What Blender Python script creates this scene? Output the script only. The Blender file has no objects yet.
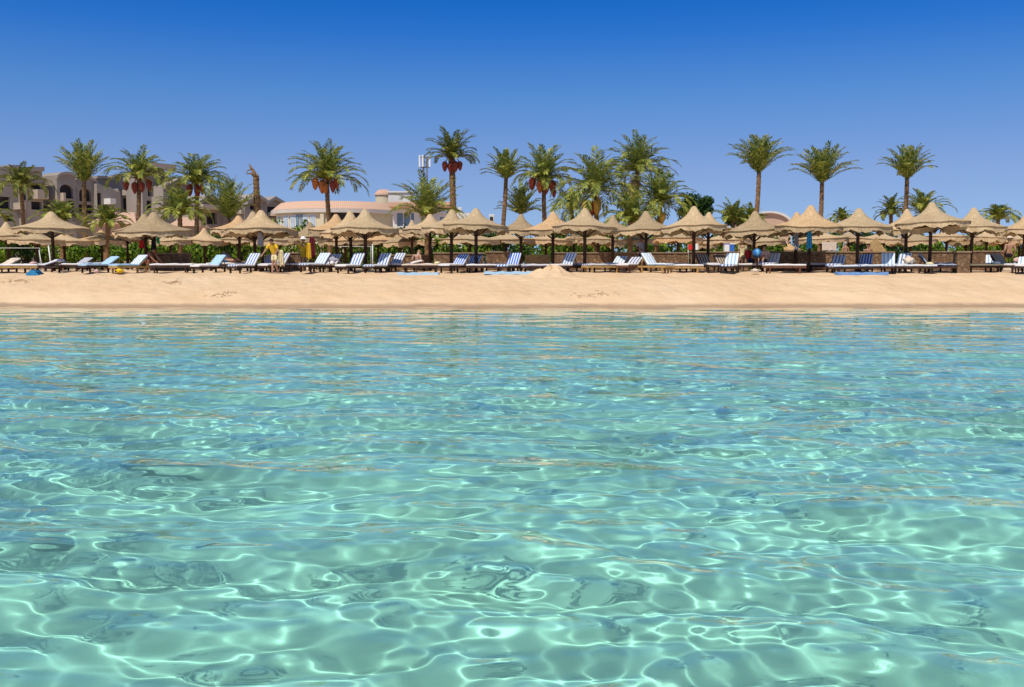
import bpy, bmesh, math, random
import numpy as np
from mathutils import Vector, Matrix
S = bpy.context.scene
COL = S.collection
R = math.radians
PI = math.pi

# ------------------------------------------------------------------ camera, sky, sun, exposure
F = 996.0; HZ = 267.0; EYE = 1.6
PITCH = math.atan((343.5 - HZ) / F)
cam = bpy.data.objects.new('camera', bpy.data.cameras.new('camera')); COL.objects.link(cam); S.camera = cam
cam.data.sensor_width = 36; cam.data.lens = F * 36 / 1024
cam.data.clip_start = .05; cam.data.clip_end = 9000
cam.location = (0, 0, EYE); cam.rotation_euler = (R(90) - PITCH, 0, 0)

SUN_EL, SUN_AZ = R(57), R(208)
W = bpy.data.worlds.new('World'); S.world = W; W.use_nodes = True
nt = W.node_tree; bg = nt.nodes['Background']
sky = nt.nodes.new('ShaderNodeTexSky'); sky.sky_type = 'NISHITA'; sky.sun_disc = False
sky.sun_elevation = SUN_EL; sky.sun_rotation = SUN_AZ
sky.air_density = 1.0; sky.dust_density = 0.0; sky.ozone_density = 3.0
tc = nt.nodes.new('ShaderNodeTexCoord'); sp = nt.nodes.new('ShaderNodeSeparateXYZ')
nt.links.new(tc.outputs['Generated'], sp.inputs[0])
# the clear desert sky is bluer near the horizon than the model's: look it up a little higher
mz = nt.nodes.new('ShaderNodeMath'); mz.operation = 'MULTIPLY_ADD'; mz.inputs[1].default_value = .85; mz.inputs[2].default_value = .15
nt.links.new(sp.outputs[2], mz.inputs[0])
cb = nt.nodes.new('ShaderNodeCombineXYZ')
nt.links.new(sp.outputs[0], cb.inputs[0]); nt.links.new(sp.outputs[1], cb.inputs[1]); nt.links.new(mz.outputs[0], cb.inputs[2])
nt.links.new(cb.outputs[0], sky.inputs[0])
rp = nt.nodes.new('ShaderNodeValToRGB'); nt.links.new(sp.outputs[2], rp.inputs[0])
SKY_STOPS = [(0.0, (1.0, .98, 1.03)), (.05, (.97, .95, 1.02)), (.097, (.88, .89, 1.06)), (.168, (.46, .79, 1.14)),
             (.222, (.16, .60, 1.19)), (.262, (.035, .50, 1.14)), (.30, (.36, .70, 1.03)), (.40, (.66, .84, .98)), (.7, (.80, .88, .96))]
SKY_GAIN = .99
el = rp.color_ramp.elements
el[0].position = SKY_STOPS[0][0]; el[0].color = (*SKY_STOPS[0][1], 1)
el[1].position = SKY_STOPS[-1][0]; el[1].color = (*SKY_STOPS[-1][1], 1)
for p, c in SKY_STOPS[1:-1]:
    e = el.new(p); e.color = (*c, 1)
mu = nt.nodes.new('ShaderNodeVectorMath'); mu.operation = 'MULTIPLY'
nt.links.new(sky.outputs[0], mu.inputs[0]); nt.links.new(rp.outputs[0], mu.inputs[1])
nt.links.new(mu.outputs[0], bg.inputs[0]); bg.inputs[1].default_value = .12 * SKY_GAIN

sl = bpy.data.lights.new('sun', 'SUN'); sl.energy = 4.2; sl.angle = R(.5); sl.color = (1, .93, .82)
sl.cycles.is_caustics_light = True
sun = bpy.data.objects.new('sun', sl); COL.objects.link(sun)
sdir = Vector((math.sin(SUN_AZ) * math.cos(SUN_EL), math.cos(SUN_AZ) * math.cos(SUN_EL), math.sin(SUN_EL)))
sun.rotation_euler = sdir.to_track_quat('Z', 'Y').to_euler()
sun.location = (20, -20, 60)
vs = S.view_settings; vs.view_transform = 'Standard'; vs.look = 'None'; vs.exposure = 0; vs.gamma = 1; vs.use_curve_mapping = False
S.cycles.max_bounces = 10; S.cycles.transmission_bounces = 8; S.cycles.transparent_max_bounces = 8

# ------------------------------------------------------------------ helpers
def ray(px, py):
    u = (px - 512) / F; v = (343.5 - py) / F
    return Vector((u, math.cos(PITCH) + v * math.sin(PITCH), -math.sin(PITCH) + v * math.cos(PITCH)))
def at(px, py, Y):
    d = ray(px, py); t = Y / d.y
    return Vector((d.x * t, Y, EYE + d.z * t))

def tag(o, label=None, cat=None, group=None, kind=None):
    if label: o['label'] = label
    if cat: o['category'] = cat
    if group: o['group'] = group
    if kind: o['kind'] = kind
    return o
def empty(name, loc, label, cat, group=None, rz=0):
    o = bpy.data.objects.new(name, None); COL.objects.link(o); o.location = loc; o.rotation_euler = (0, 0, rz)
    o.empty_display_size = .1
    return tag(o, label, cat, group)
def link(name, me, parent=None, loc=None):
    o = bpy.data.objects.new(name, me); COL.objects.link(o)
    if parent: o.parent = parent
    if loc is not None: o.location = loc
    return o

class MB:
    def __init__(s): s.v = []; s.f = []; s.sm = []
    def add(s, vs, fs, smooth=False):
        b = len(s.v); s.v += [tuple(p) for p in vs]
        for f in fs: s.f.append(tuple(b + i for i in f)); s.sm.append(smooth)
    def box(s, c, d, rot=None, bev=0):
        x, y, z = d[0] / 2, d[1] / 2, d[2] / 2
        if bev:
            bm = bmesh.new(); bmesh.ops.create_cube(bm, size=1)
            for v in bm.verts: v.co = Vector((v.co.x * d[0], v.co.y * d[1], v.co.z * d[2]))
            bmesh.ops.bevel(bm, geom=bm.edges[:], offset=bev, segments=2, affect='EDGES', profile=.6)
            bm.verts.index_update()
            pts = [v.co.copy() for v in bm.verts]; fs = [[v.index for v in f.verts] for f in bm.faces]; bm.free()
        else:
            pts = [Vector((a * x, b * y, e * z)) for a in (-1, 1) for b in (-1, 1) for e in (-1, 1)]
            fs = [(0, 1, 3, 2), (4, 6, 7, 5), (0, 4, 5, 1), (2, 3, 7, 6), (0, 2, 6, 4), (1, 5, 7, 3)]
        if rot is not None: pts = [rot @ p for p in pts]
        s.add([p + Vector(c) for p in pts], fs)
    def tube(s, pts, rads, n=8, cap=True, smooth=True):
        pts = [Vector(p) for p in pts]; b = len(s.v); ring = []
        for i, p in enumerate(pts):
            t = (pts[min(i + 1, len(pts) - 1)] - pts[max(i - 1, 0)]).normalized()
            a = Vector((0, 1, 0)) if abs(t.y) < .9 else Vector((1, 0, 0))
            e1 = t.cross(a).normalized(); e2 = t.cross(e1)
            r = rads[i] if hasattr(rads, '__len__') else rads
            for k in range(n):
                w = 2 * PI * k / n; s.v.append(tuple(p + (e1 * math.cos(w) + e2 * math.sin(w)) * r))
        for i in range(len(pts) - 1):
            for k in range(n):
                s.f.append((b + i * n + k, b + i * n + (k + 1) % n, b + (i + 1) * n + (k + 1) % n, b + (i + 1) * n + k)); s.sm.append(smooth)
        if cap:
            s.f.append(tuple(b + k for k in range(n))[::-1]); s.sm.append(False)
            m = b + (len(pts) - 1) * n; s.f.append(tuple(m + k for k in range(n))); s.sm.append(False)
    def lathe(s, prof, n=24, c=(0, 0, 0), sx=1, sy=1, smooth=True, mod=None):
        b = len(s.v)
        for i, (r, z) in enumerate(prof):
            for k in range(n):
                w = 2 * PI * k / n; rr, zz = (r, z) if mod is None else mod(i, r, z, w)
                s.v.append((c[0] + sx * rr * math.cos(w), c[1] + sy * rr * math.sin(w), c[2] + zz))
        for i in range(len(prof) - 1):
            for k in range(n):
                s.f.append((b + i * n + k, b + i * n + (k + 1) % n, b + (i + 1) * n + (k + 1) % n, b + (i + 1) * n + k)); s.sm.append(smooth)
    def mesh(s, name, mat):
        me = bpy.data.meshes.new(name); me.from_pydata(s.v, [], s.f)
        me.polygons.foreach_set('use_smooth', s.sm); me.materials.append(mat); me.update()
        return me
    def build(s, name, mat, parent=None, loc=None):
        return link(name, s.mesh(name, mat), parent, loc)

def numpy_mesh(name, V, Q, mat, smooth=True):
    me = bpy.data.meshes.new(name); me.vertices.add(len(V)); me.vertices.foreach_set('co', V.astype(np.float32).ravel())
    k = Q.shape[1]
    me.loops.add(Q.size); me.loops.foreach_set('vertex_index', Q.ravel().astype(np.int32)); me.polygons.add(len(Q))
    me.polygons.foreach_set('loop_start', np.arange(0, Q.size, k, dtype=np.int32))
    me.polygons.foreach_set('loop_total', np.full(len(Q), k, np.int32))
    me.polygons.foreach_set('use_smooth', np.full(len(Q), smooth)); me.update(calc_edges=True); me.materials.append(mat)
    return me

# ------------------------------------------------------------------ materials
class M:
    def __init__(s, name, rough=.85, spec=.3):
        s.m = bpy.data.materials.new(name); s.m.use_nodes = True; s.t = s.m.node_tree; s.b = s.t.nodes['Principled BSDF']
        s.b.inputs['Roughness'].default_value = rough; s.b.inputs['Specular IOR Level'].default_value = spec
    def n(s, kind, **kw):
        q = s.t.nodes.new(kind)
        for k, v in kw.items():
            if hasattr(q, k): setattr(q, k, v)
        return q
    def l(s, a, b): s.t.links.new(a, b)
    def coord(s, which='Object', scale=(1, 1, 1)):
        c = s.n('ShaderNodeTexCoord'); mp = s.n('ShaderNodeMapping'); mp.inputs['Scale'].default_value = scale
        s.l(c.outputs[which], mp.inputs[0]); return mp.outputs[0]
    def world(s, scale=(1, 1, 1)):
        c = s.n('ShaderNodeNewGeometry'); mp = s.n('ShaderNodeMapping'); mp.inputs['Scale'].default_value = scale
        s.l(c.outputs['Position'], mp.inputs[0]); return mp.outputs[0]
    def noise(s, vec, scale, detail=4, rough=.6):
        q = s.n('ShaderNodeTexNoise'); q.inputs['Scale'].default_value = scale; q.inputs['Detail'].default_value = detail; q.inputs['Roughness'].default_value = rough
        s.l(vec, q.inputs['Vector']); return q.outputs['Fac']
    def ramp(s, fac, stops):
        q = s.n('ShaderNodeValToRGB'); e = q.color_ramp.elements
        e[0].position, e[0].color = stops[0][0], (*stops[0][1], 1); e[1].position, e[1].color = stops[-1][0], (*stops[-1][1], 1)
        for p, c in stops[1:-1]:
            k = e.new(p); k.color = (*c, 1)
        s.l(fac, q.inputs[0]); return q.outputs[0]
    def mix(s, fac, a, b, blend='MIX'):
        q = s.n('ShaderNodeMix', data_type='RGBA', blend_type=blend)
        for sock, v in ((q.inputs['Factor'], fac), (q.inputs[6], a), (q.inputs[7], b)):
            if isinstance(v, (int, float)): sock.default_value = v
            elif isinstance(v, tuple): sock.default_value = (*v, 1)
            else: s.l(v, sock)
        return q.outputs[2]
    def math(s, op, a, b=0., c=0.):
        q = s.n('ShaderNodeMath', operation=op)
        for i, v in enumerate((a, b, c)):
            if isinstance(v, (int, float)): q.inputs[i].default_value = v
            else: s.l(v, q.inputs[i])
        return q.outputs[0]
    def color(s, c):
        if isinstance(c, tuple): s.b.inputs['Base Color'].default_value = (*c, 1)
        else: s.l(c, s.b.inputs['Base Color'])
        return s
    def bump(s, h, strength=.4, dist=.02):
        q = s.n('ShaderNodeBump'); q.inputs['Strength'].default_value = strength; q.inputs['Distance'].default_value = dist
        s.l(h, q.inputs['Height']); s.l(q.outputs[0], s.b.inputs['Normal']); return s

def simple(name, c, var=.18, scale=6, rough=.85, spec=.25, bump=.15):
    m = M(name, rough, spec); v = m.coord('Object'); f = m.noise(v, scale, 5)
    lo = tuple(x * (1 - var) for x in c); hi = tuple(min(1, x * (1 + var)) for x in c)
    m.color(m.ramp(f, [(.3, lo), (.7, hi)]))
    if bump: m.bump(m.noise(v, scale * 4, 4), bump, .02)
    return m.m
def stripes(name, a, b, period=.15, duty=.5):
    m = M(name, .9, .15); c = m.coord('Object'); x = m.n('ShaderNodeSeparateXYZ'); m.l(c, x.inputs[0])
    t = m.math('FRACT', m.math('DIVIDE', m.math('ADD', x.outputs[0], 10.0), period)); f = m.math('GREATER_THAN', t, duty)
    col = m.mix(f, a, b); n = m.noise(c, 9, 4)
    m.color(m.mix(m.math('MULTIPLY', n, .35), col, (.45, .42, .38), 'MULTIPLY')); m.bump(m.noise(c, 30, 3), .3, .01)
    return m.m
def oriented(name, dark, lit, per=.2):                      # leaf colours vary leaf by leaf (mesh islands)
    m = M(name, .6, .12); g = m.n('ShaderNodeNewGeometry')
    c = m.ramp(g.outputs['Random Per Island'], [(0, dark), (.7, lit), (.9, tuple(x * 1.3 for x in lit)), (1, (lit[0] * 1.9, lit[1] * 1.45, lit[2] * 1.8))]); m.color(c)
    tr = m.n('ShaderNodeBsdfTranslucent'); m.l(c, tr.inputs[0]); mx = m.n('ShaderNodeMixShader'); mx.inputs[0].default_value = .3
    o = [q for q in m.t.nodes if q.type == 'OUTPUT_MATERIAL'][0]; m.l(m.b.outputs[0], mx.inputs[1]); m.l(tr.outputs[0], mx.inputs[2]); m.l(mx.outputs[0], o.inputs[0])
    return m.m

MT = {}
# sand
m = M('sand', .95, .1); P = m.world(); big = m.noise(P, .35, 5); fine = m.noise(P, 14, 6, .7); mid = m.noise(P, 2.2, 4)
dry = m.ramp(big, [(.3, (.71, .482, .275)), (.7, (.80, .58, .36))])
dry = m.mix(m.math('MULTIPLY', m.ramp(mid, [(.45, (0, 0, 0)), (.75, (1, 1, 1))]), .16), dry, (.50, .34, .21))
dry = m.mix(m.math('MULTIPLY', fine, .22), dry, (.36, .24, .15))
sx = m.n('ShaderNodeSeparateXYZ'); m.l(m.world(), sx.inputs[0])
h = m.math('ADD', sx.outputs[2], m.math('MULTIPLY', m.math('SUBTRACT', mid, .5), .16))
wet = m.n('ShaderNodeMapRange'); wet.inputs['From Min'].default_value = .16; wet.inputs['From Max'].default_value = .06; m.l(h, wet.inputs['Value'])
bed = m.n('ShaderNodeMapRange'); bed.inputs['From Min'].default_value = -.05; bed.inputs['From Max'].default_value = -.5; m.l(sx.outputs[2], bed.inputs['Value'])
col = m.mix(m.math('MULTIPLY', wet.outputs[0], .8), dry, (.33, .22, .14))
pale = m.ramp(m.noise(P, .9, 5), [(.35, (.70, .67, .55)), (.65, (.87, .84, .72))])
m.color(m.mix(bed.outputs[0], col, pale))
foot = m.n('ShaderNodeTexVoronoi', feature='SMOOTH_F1'); foot.inputs['Scale'].default_value = 2.1; m.l(P, foot.inputs['Vector'])
hh = m.math('ADD', m.math('MULTIPLY', foot.outputs['Distance'], .7), m.math('ADD', mid, m.math('MULTIPLY', fine, .25)))
rgh = m.n('ShaderNodeMapRange'); rgh.inputs['From Min'].default_value = .1; rgh.inputs['From Max'].default_value = .55; m.l(sx.outputs[2], rgh.inputs['Value'])
m.bump(m.math('MULTIPLY', hh, rgh.outputs[0]), .7, .17)
MT['sand'] = m.m
MT['thatch'] = None
m = M('thatch', .95, .1); v = m.coord('Object'); f = m.noise(v, 1.6, 6, .7); g = m.noise(m.coord('Object', (9, 9, 2.2)), 1, 6, .75)
c = m.ramp(f, [(.28, (.49, .35, .20)), (.5, (.63, .475, .285)), (.74, (.74, .57, .355))]); c = m.mix(m.math('MULTIPLY', m.ramp(g, [(.38, (1, 1, 1)), (.62, (0, 0, 0))]), .5), c, (.30, .195, .095))
oi = m.n('ShaderNodeObjectInfo'); oc = m.ramp(oi.outputs['Random'], [(0, (.62, .60, .57)), (.4, (.95, .93, .90)), (.75, (1.05, 1.0, .95)), (1, (1.1, .88, .70))]); c = m.mix(.85, c, oc, 'MULTIPLY')
m.color(c); m.bump(m.math('ADD', g, m.math('MULTIPLY', m.noise(v, 3.2, 4), 1.2)), .7, .07)
MT['thatch'] = m.m
MT['wood_dark'] = simple('wood_dark', (.055, .028, .018), .4, 8)
MT['wood_red'] = simple('wood_red', (.16, .065, .035), .35, 8)
MT['wood_yellow'] = simple('wood_yellow', (.45, .27, .09), .3, 8)
m = M('palm_trunk', .95, .1); v = m.coord('Object'); f = m.noise(v, 5, 5); c = m.ramp(f, [(.3, (.11, .055, .025)), (.7, (.38, .225, .11))])
m.color(c); m.bump(m.noise(v, 14, 4), .6, .06); MT['trunk'] = m.m
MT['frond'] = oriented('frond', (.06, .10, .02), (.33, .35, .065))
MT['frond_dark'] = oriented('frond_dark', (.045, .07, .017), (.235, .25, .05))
MT['dry_frond'] = oriented('dry_frond', (.22, .14, .055), (.46, .33, .15))
MT['leaf'] = oriented('leaf', (.04, .09, .012), (.17, .28, .028))
MT['leaf_bright'] = oriented('leaf_bright', (.06, .12, .012), (.22, .33, .03))
MT['leaf_dark'] = oriented('leaf_dark', (.012, .038, .010), (.05, .10, .018))
MT['date_red'] = simple('date_red', (.27, .045, .025), .5, 14, .6, .3, .6)
MT['date_orange'] = simple('date_orange', (.50, .15, .035), .4, 14, .6, .3, .6)
MT['date_yellow'] = simple('date_yellow', (.58, .33, .05), .35, 14, .6, .3, .6)
MT['blue_stripe'] = stripes('blue_stripe', (.80, .80, .78), (.08, .19, .45), .16, .58)
MT['navy_stripe'] = stripes('navy_stripe', (.74, .74, .74), (.08, .11, .26), .16, .6)
MT['bright_stripe'] = stripes('bright_stripe', (.78, .80, .84), (.05, .16, .56), .13, .42)
MT['pale_stripe'] = stripes('pale_stripe', (.84, .85, .85), (.33, .50, .66), .17, .6)
MT['brown_stripe'] = stripes('brown_stripe', (.50, .42, .33), (.10, .07, .055), .13)
MT['night_stripe'] = stripes('night_stripe', (.50, .55, .66), (.018, .025, .075), .17, .32)
MT['white_cloth'] = simple('white_cloth', (.78, .74, .70), .08, 7)
MT['pale_blue'] = simple('pale_blue', (.38, .56, .70), .12, 5)
MT['sea_blue'] = simple('sea_blue', (.03, .22, .42), .2, 5)
MT['blue_mat'] = simple('blue_mat', (.16, .30, .55), .2, 5)
MT['cream_cloth'] = simple('cream_cloth', (.72, .62, .36), .12, 7)
MT['beige_cloth'] = simple('beige_cloth', (.68, .55, .42), .15, 7)
MT['pink_cloth'] = simple('pink_cloth', (.62, .40, .34), .15, 7)
MT['yellow_cloth'] = simple('yellow_cloth', (.78, .50, .03), .12, 9)
MT['maroon_cloth'] = simple('maroon_cloth', (.13, .012, .022), .25, 7)
MT['red_cloth'] = simple('red_cloth', (.5, .03, .03), .2, 7)
MT['black_cloth'] = simple('black_cloth', (.018, .018, .022), .3, 7)
MT['green_cloth'] = simple('green_cloth', (.06, .36, .16), .2, 7)
MT['grey_cloth'] = simple('grey_cloth', (.38, .36, .40), .12, 7)
MT['navy_cloth'] = simple('navy_cloth', (.02, .03, .10), .2, 7)
MT['skin'] = simple('skin', (.42, .22, .13), .1, 9, .55, .35, 0)
MT['skin_tan'] = simple('skin_tan', (.27, .125, .07), .1, 9, .5, .35, 0)
MT['skin_pale'] = simple('skin_pale', (.55, .33, .23), .1, 9, .55, .35, 0)
MT['hair_dark'] = simple('hair_dark', (.03, .018, .012), .3, 20)
MT['hair_grey'] = simple('hair_grey', (.42, .39, .36), .2, 20)
MT['hair_fair'] = simple('hair_fair', (.36, .22, .09), .2, 20)
MT['white_paint'] = simple('white_paint', (.78, .76, .72), .06, 4, .6)
MT['red_paint'] = simple('red_paint', (.60, .035, .03), .1, 4, .5)
MT['blue_paint'] = simple('blue_paint', (.04, .14, .48), .12, 4, .5)
MT['metal'] = simple('metal', (.30, .30, .31), .15, 6, .45, .5)
m = M('stone_wall', .95, .15); v = m.coord('Object', (1, 1, 1)); vo = m.n('ShaderNodeTexVoronoi'); vo.inputs['Scale'].default_value = 5.5; m.l(v, vo.inputs['Vector'])
ve = m.n('ShaderNodeTexVoronoi', feature='DISTANCE_TO_EDGE'); ve.inputs['Scale'].default_value = 5.5; m.l(v, ve.inputs['Vector'])
gap = m.ramp(ve.outputs['Distance'], [(.0, (.0, .0, .0)), (.09, (1, 1, 1))]); sc = m.n('ShaderNodeSeparateColor'); m.l(vo.outputs['Color'], sc.inputs[0])
c = m.ramp(sc.outputs[0], [(0, (.17, .095, .05)), (1, (.34, .215, .12))]); c = m.mix(m.math('MULTIPLY', m.noise(v, 12, 4), .4), c, (.16, .10, .06))
m.color(m.mix(gap, (.13, .085, .05), c)); m.bump(gap, .6, .04); MT['stone'] = m.m
MT['cap'] = simple('wall_cap', (.30, .205, .12), .2, 4)
MT['reed'] = simple('reed', (.42, .28, .12), .35, 9)
def plaster(name, c, streak=.25):
    m = M(name, .92, .15); v = m.world(); f = m.noise(v, .5, 6); g = m.noise(m.world((1.2, 1.2, .12)), 1.1, 4)
    k = m.ramp(f, [(.3, tuple(x * .82 for x in c)), (.7, c)]); k = m.mix(m.math('MULTIPLY', g, streak), k, tuple(x * .45 for x in c))
    m.color(k); m.bump(m.noise(v, 6, 4), .2, .03); return m.m
MT['concrete'] = plaster('concrete', (.36, .31, .27))
MT['concrete_pale_sunlit'] = plaster('concrete_pale_sunlit', (.50, .41, .32))  # paler copy of the concrete: sunlight painted on slabs and buttress, plus pale balconies
MT['cream_wall'] = plaster('cream_wall', (.72, .62, .43), .12)
MT['white_wall'] = plaster('white_wall', (.78, .75, .70), .1)
MT['pink_wall'] = plaster('pink_wall', (.66, .44, .32), .15)
MT['interior_shade'] = simple('interior_shade', (.03, .027, .028), .3, 2)  # near-black colour standing in for the shade inside openings
m = M('pink_tiles', .9, .15); v = m.coord('Object'); x = m.n('ShaderNodeSeparateXYZ'); m.l(v, x.inputs[0])
ang = m.math('ARCTAN2', x.outputs[1], x.outputs[0]); w = m.math('SINE', m.math('MULTIPLY', ang, 150.)); f = m.noise(v, 1.4, 5)
m.color(m.mix(m.math('MULTIPLY', f, .5), (.66, .43, .30), (.54, .32, .21))); m.bump(w, .4, .05); MT['tiles'] = m.m
m = M('window_glass', .08, .6); m.color((.16, .24, .31)); MT['glass'] = m.m
MT['curtain'] = simple('curtain', (.42, .50, .56), .15, 2)

# ------------------------------------------------------------------ ground and sea
PY = [-400, 3, 9, 15, 26, 32.5, 40.0, 41.1, 42.5, 44.6, 45.6, 47.5, 50, 56, 400, 4000]
PZ = [-2.4, -1.2, -1.25, -1.85, -1.9, -.95, 0.0, .22, .56, 1.04, 1.17, 1.31, 1.37, 1.40, 1.45, 1.5]
def smooth_noise(x, y, seed, lam, n=14):
    rng = np.random.default_rng(seed); z = 0 * x
    for i in range(n):
        k = 2 * PI / (lam * rng.uniform(.6, 1.7)); t = rng.uniform(0, 2 * PI)
        z = z + np.sin(k * (x * np.cos(t) + y * np.sin(t)) + rng.uniform(0, 6.28))
    return z / math.sqrt(n)
def ground_z(x, y):
    x = np.asarray(x, float); y = np.asarray(y, float)
    ys = y + .55 * smooth_noise(x, 0 * y, 5, 17) + .25 * smooth_noise(x, 0 * y, 8, 5)
    yy = np.where((y > 20) & (y < 49), y + (ys - y) * np.clip((49 - y) / 6, 0, 1) * np.clip((y - 20) / 8, 0, 1), y)
    z = (np.interp(yy - .6, PY, PZ) + np.interp(yy, PY, PZ) + np.interp(yy + .6, PY, PZ)) / 3
    rough = np.where(y > 46, .025, np.where(y > 38, .022, np.where(y > 30, .012, .06)))
    return z + rough * smooth_noise(x, y, 2, np.where(y > 38, 1.5, 2.6))
gy = np.concatenate([[-400, -150, -60, -25, -10], np.arange(-4, 36, .35), np.arange(36, 58, .13), [60, 66, 75, 90, 120, 180, 300, 600, 1500, 4000]])
gx = np.concatenate([[-4000, -1200, -400, -160, -90, -60], np.arange(-42, 42.01, .2), [60, 90, 160, 400, 1200, 4000]])
GX, GY = np.meshgrid(gx, gy); GZ = ground_z(GX, GY)
idx = np.arange(GX.size).reshape(GX.shape)
Q = np.stack([idx[:-1, :-1], idx[:-1, 1:], idx[1:, 1:], idx[1:, :-1]], -1).reshape(-1, 4)
ground = link('ground', numpy_mesh('ground', np.stack([GX, GY, GZ], -1).reshape(-1, 3), Q, MT['sand']))
tag(ground, kind='structure'); ground.cycles.is_caustics_receiver = True
def gz(x, y): return float(ground_z(np.array([x]), np.array([y]))[0])

def wave(x, y):
    z = np.zeros_like(x); rng = np.random.default_rng(52)
    wx = x + .10 * np.sin(1.3 * y + .5 * x) + .16 * np.sin(.55 * y - .8 * x + 1)
    wy = y + .13 * np.sin(1.1 * x + .4 * y + 2) + .2 * np.sin(.45 * x + .3 * y)
    gust = 1 + .07 * smooth_noise(x, y, 21, 7.0, 8)
    for n, lo, hi, spread, slope in ((16, .95, 2.6, 11, .084), (30, .36, .95, 25, .062), (40, .16, .36, 46, .041)):
        for i in range(n):
            lam = lo * (hi / lo) ** ((i + rng.random()) / n); k = 2 * PI / lam
            th = R(-99) + rng.normal(0, R(spread)); a = slope * math.sqrt(2 / n) / k
            z += a * np.sin(k * (wx * math.cos(th) + wy * math.sin(th)) + rng.random() * 6.28) * (gust if lam < .9 else 1)
    z *= np.interp(y, [9, 22, 34, 41], [1, .60, .38, .26])
    return z
rows = []; y = 2.2
while y < 41.5: rows.append(y); y += .011 + .0034 * y
rows = np.array(list(np.linspace(-120, -6, 24)) + list(np.arange(-5, 2.2, .3)) + rows)
u = np.concatenate([np.linspace(-1, 1, 1000)])
hw = 2.8 + .60 * np.clip(rows, 2, 50)
XW = u[None, :] * hw[:, None]
side = np.array([1.04, 1.1, 1.2, 1.4, 1.8, 2.6, 5, 12])
pad = 1 + (side - 1)[None, :] * 3
XW = np.concatenate([-(hw[:, None] * pad)[:, ::-1], XW, hw[:, None] * pad], 1)
YW = np.repeat(rows[:, None], XW.shape[1], 1)
ZW = wave(XW, YW)
idx = np.arange(XW.size).reshape(XW.shape)
Q = np.stack([idx[:-1, :-1], idx[:-1, 1:], idx[1:, 1:], idx[1:, :-1]], -1).reshape(-1, 4)
m = M('sea_water'); m.t.nodes.remove(m.b)
mo = [q for q in m.t.nodes if q.type == 'OUTPUT_MATERIAL'][0]
gl = m.n('ShaderNodeBsdfGlossy'); gl.inputs['Roughness'].default_value = 0.0; gl.inputs['Color'].default_value = (1, 1, 1, 1)
rf = m.n('ShaderNodeBsdfRefraction'); rf.inputs['Roughness'].default_value = 0.0; rf.inputs['IOR'].default_value = 1.333
fr = m.n('ShaderNodeFresnel'); fr.inputs['IOR'].default_value = 1.333
sx = m.n('ShaderNodeSeparateXYZ'); m.l(m.world(), sx.inputs[0])
dp = m.n('ShaderNodeMapRange'); dp.inputs['From Min'].default_value = 39; dp.inputs['From Max'].default_value = 35; m.l(sx.outputs[1], dp.inputs['Value'])
dq = m.n('ShaderNodeMapRange'); dq.inputs['From Min'].default_value = 7; dq.inputs['From Max'].default_value = 17; m.l(sx.outputs[1], dq.inputs['Value'])
dr = m.n('ShaderNodeMapRange'); dr.inputs['From Min'].default_value = 17; dr.inputs['From Max'].default_value = 29; m.l(sx.outputs[1], dr.inputs['Value'])
deep = m.mix(dr.outputs[0], m.mix(dq.outputs[0], (.565, .888, .866), (.565, .87, .872)), (.535, .82, .83))
m.l(m.mix(dp.outputs[0], (.90, .955, .95), deep), rf.inputs['Color'])     # deeper water takes more of the red
mx = m.n('ShaderNodeMixShader'); m.l(fr.outputs[0], mx.inputs[0]); m.l(rf.outputs[0], mx.inputs[1]); m.l(gl.outputs[0], mx.inputs[2]); m.l(mx.outputs[0], mo.inputs[0])
sea = link('water', numpy_mesh('water', np.stack([XW, YW, ZW], -1).reshape(-1, 3), Q, m.m))
tag(sea, kind='structure'); sea.cycles.is_caustics_caster = True

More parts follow.
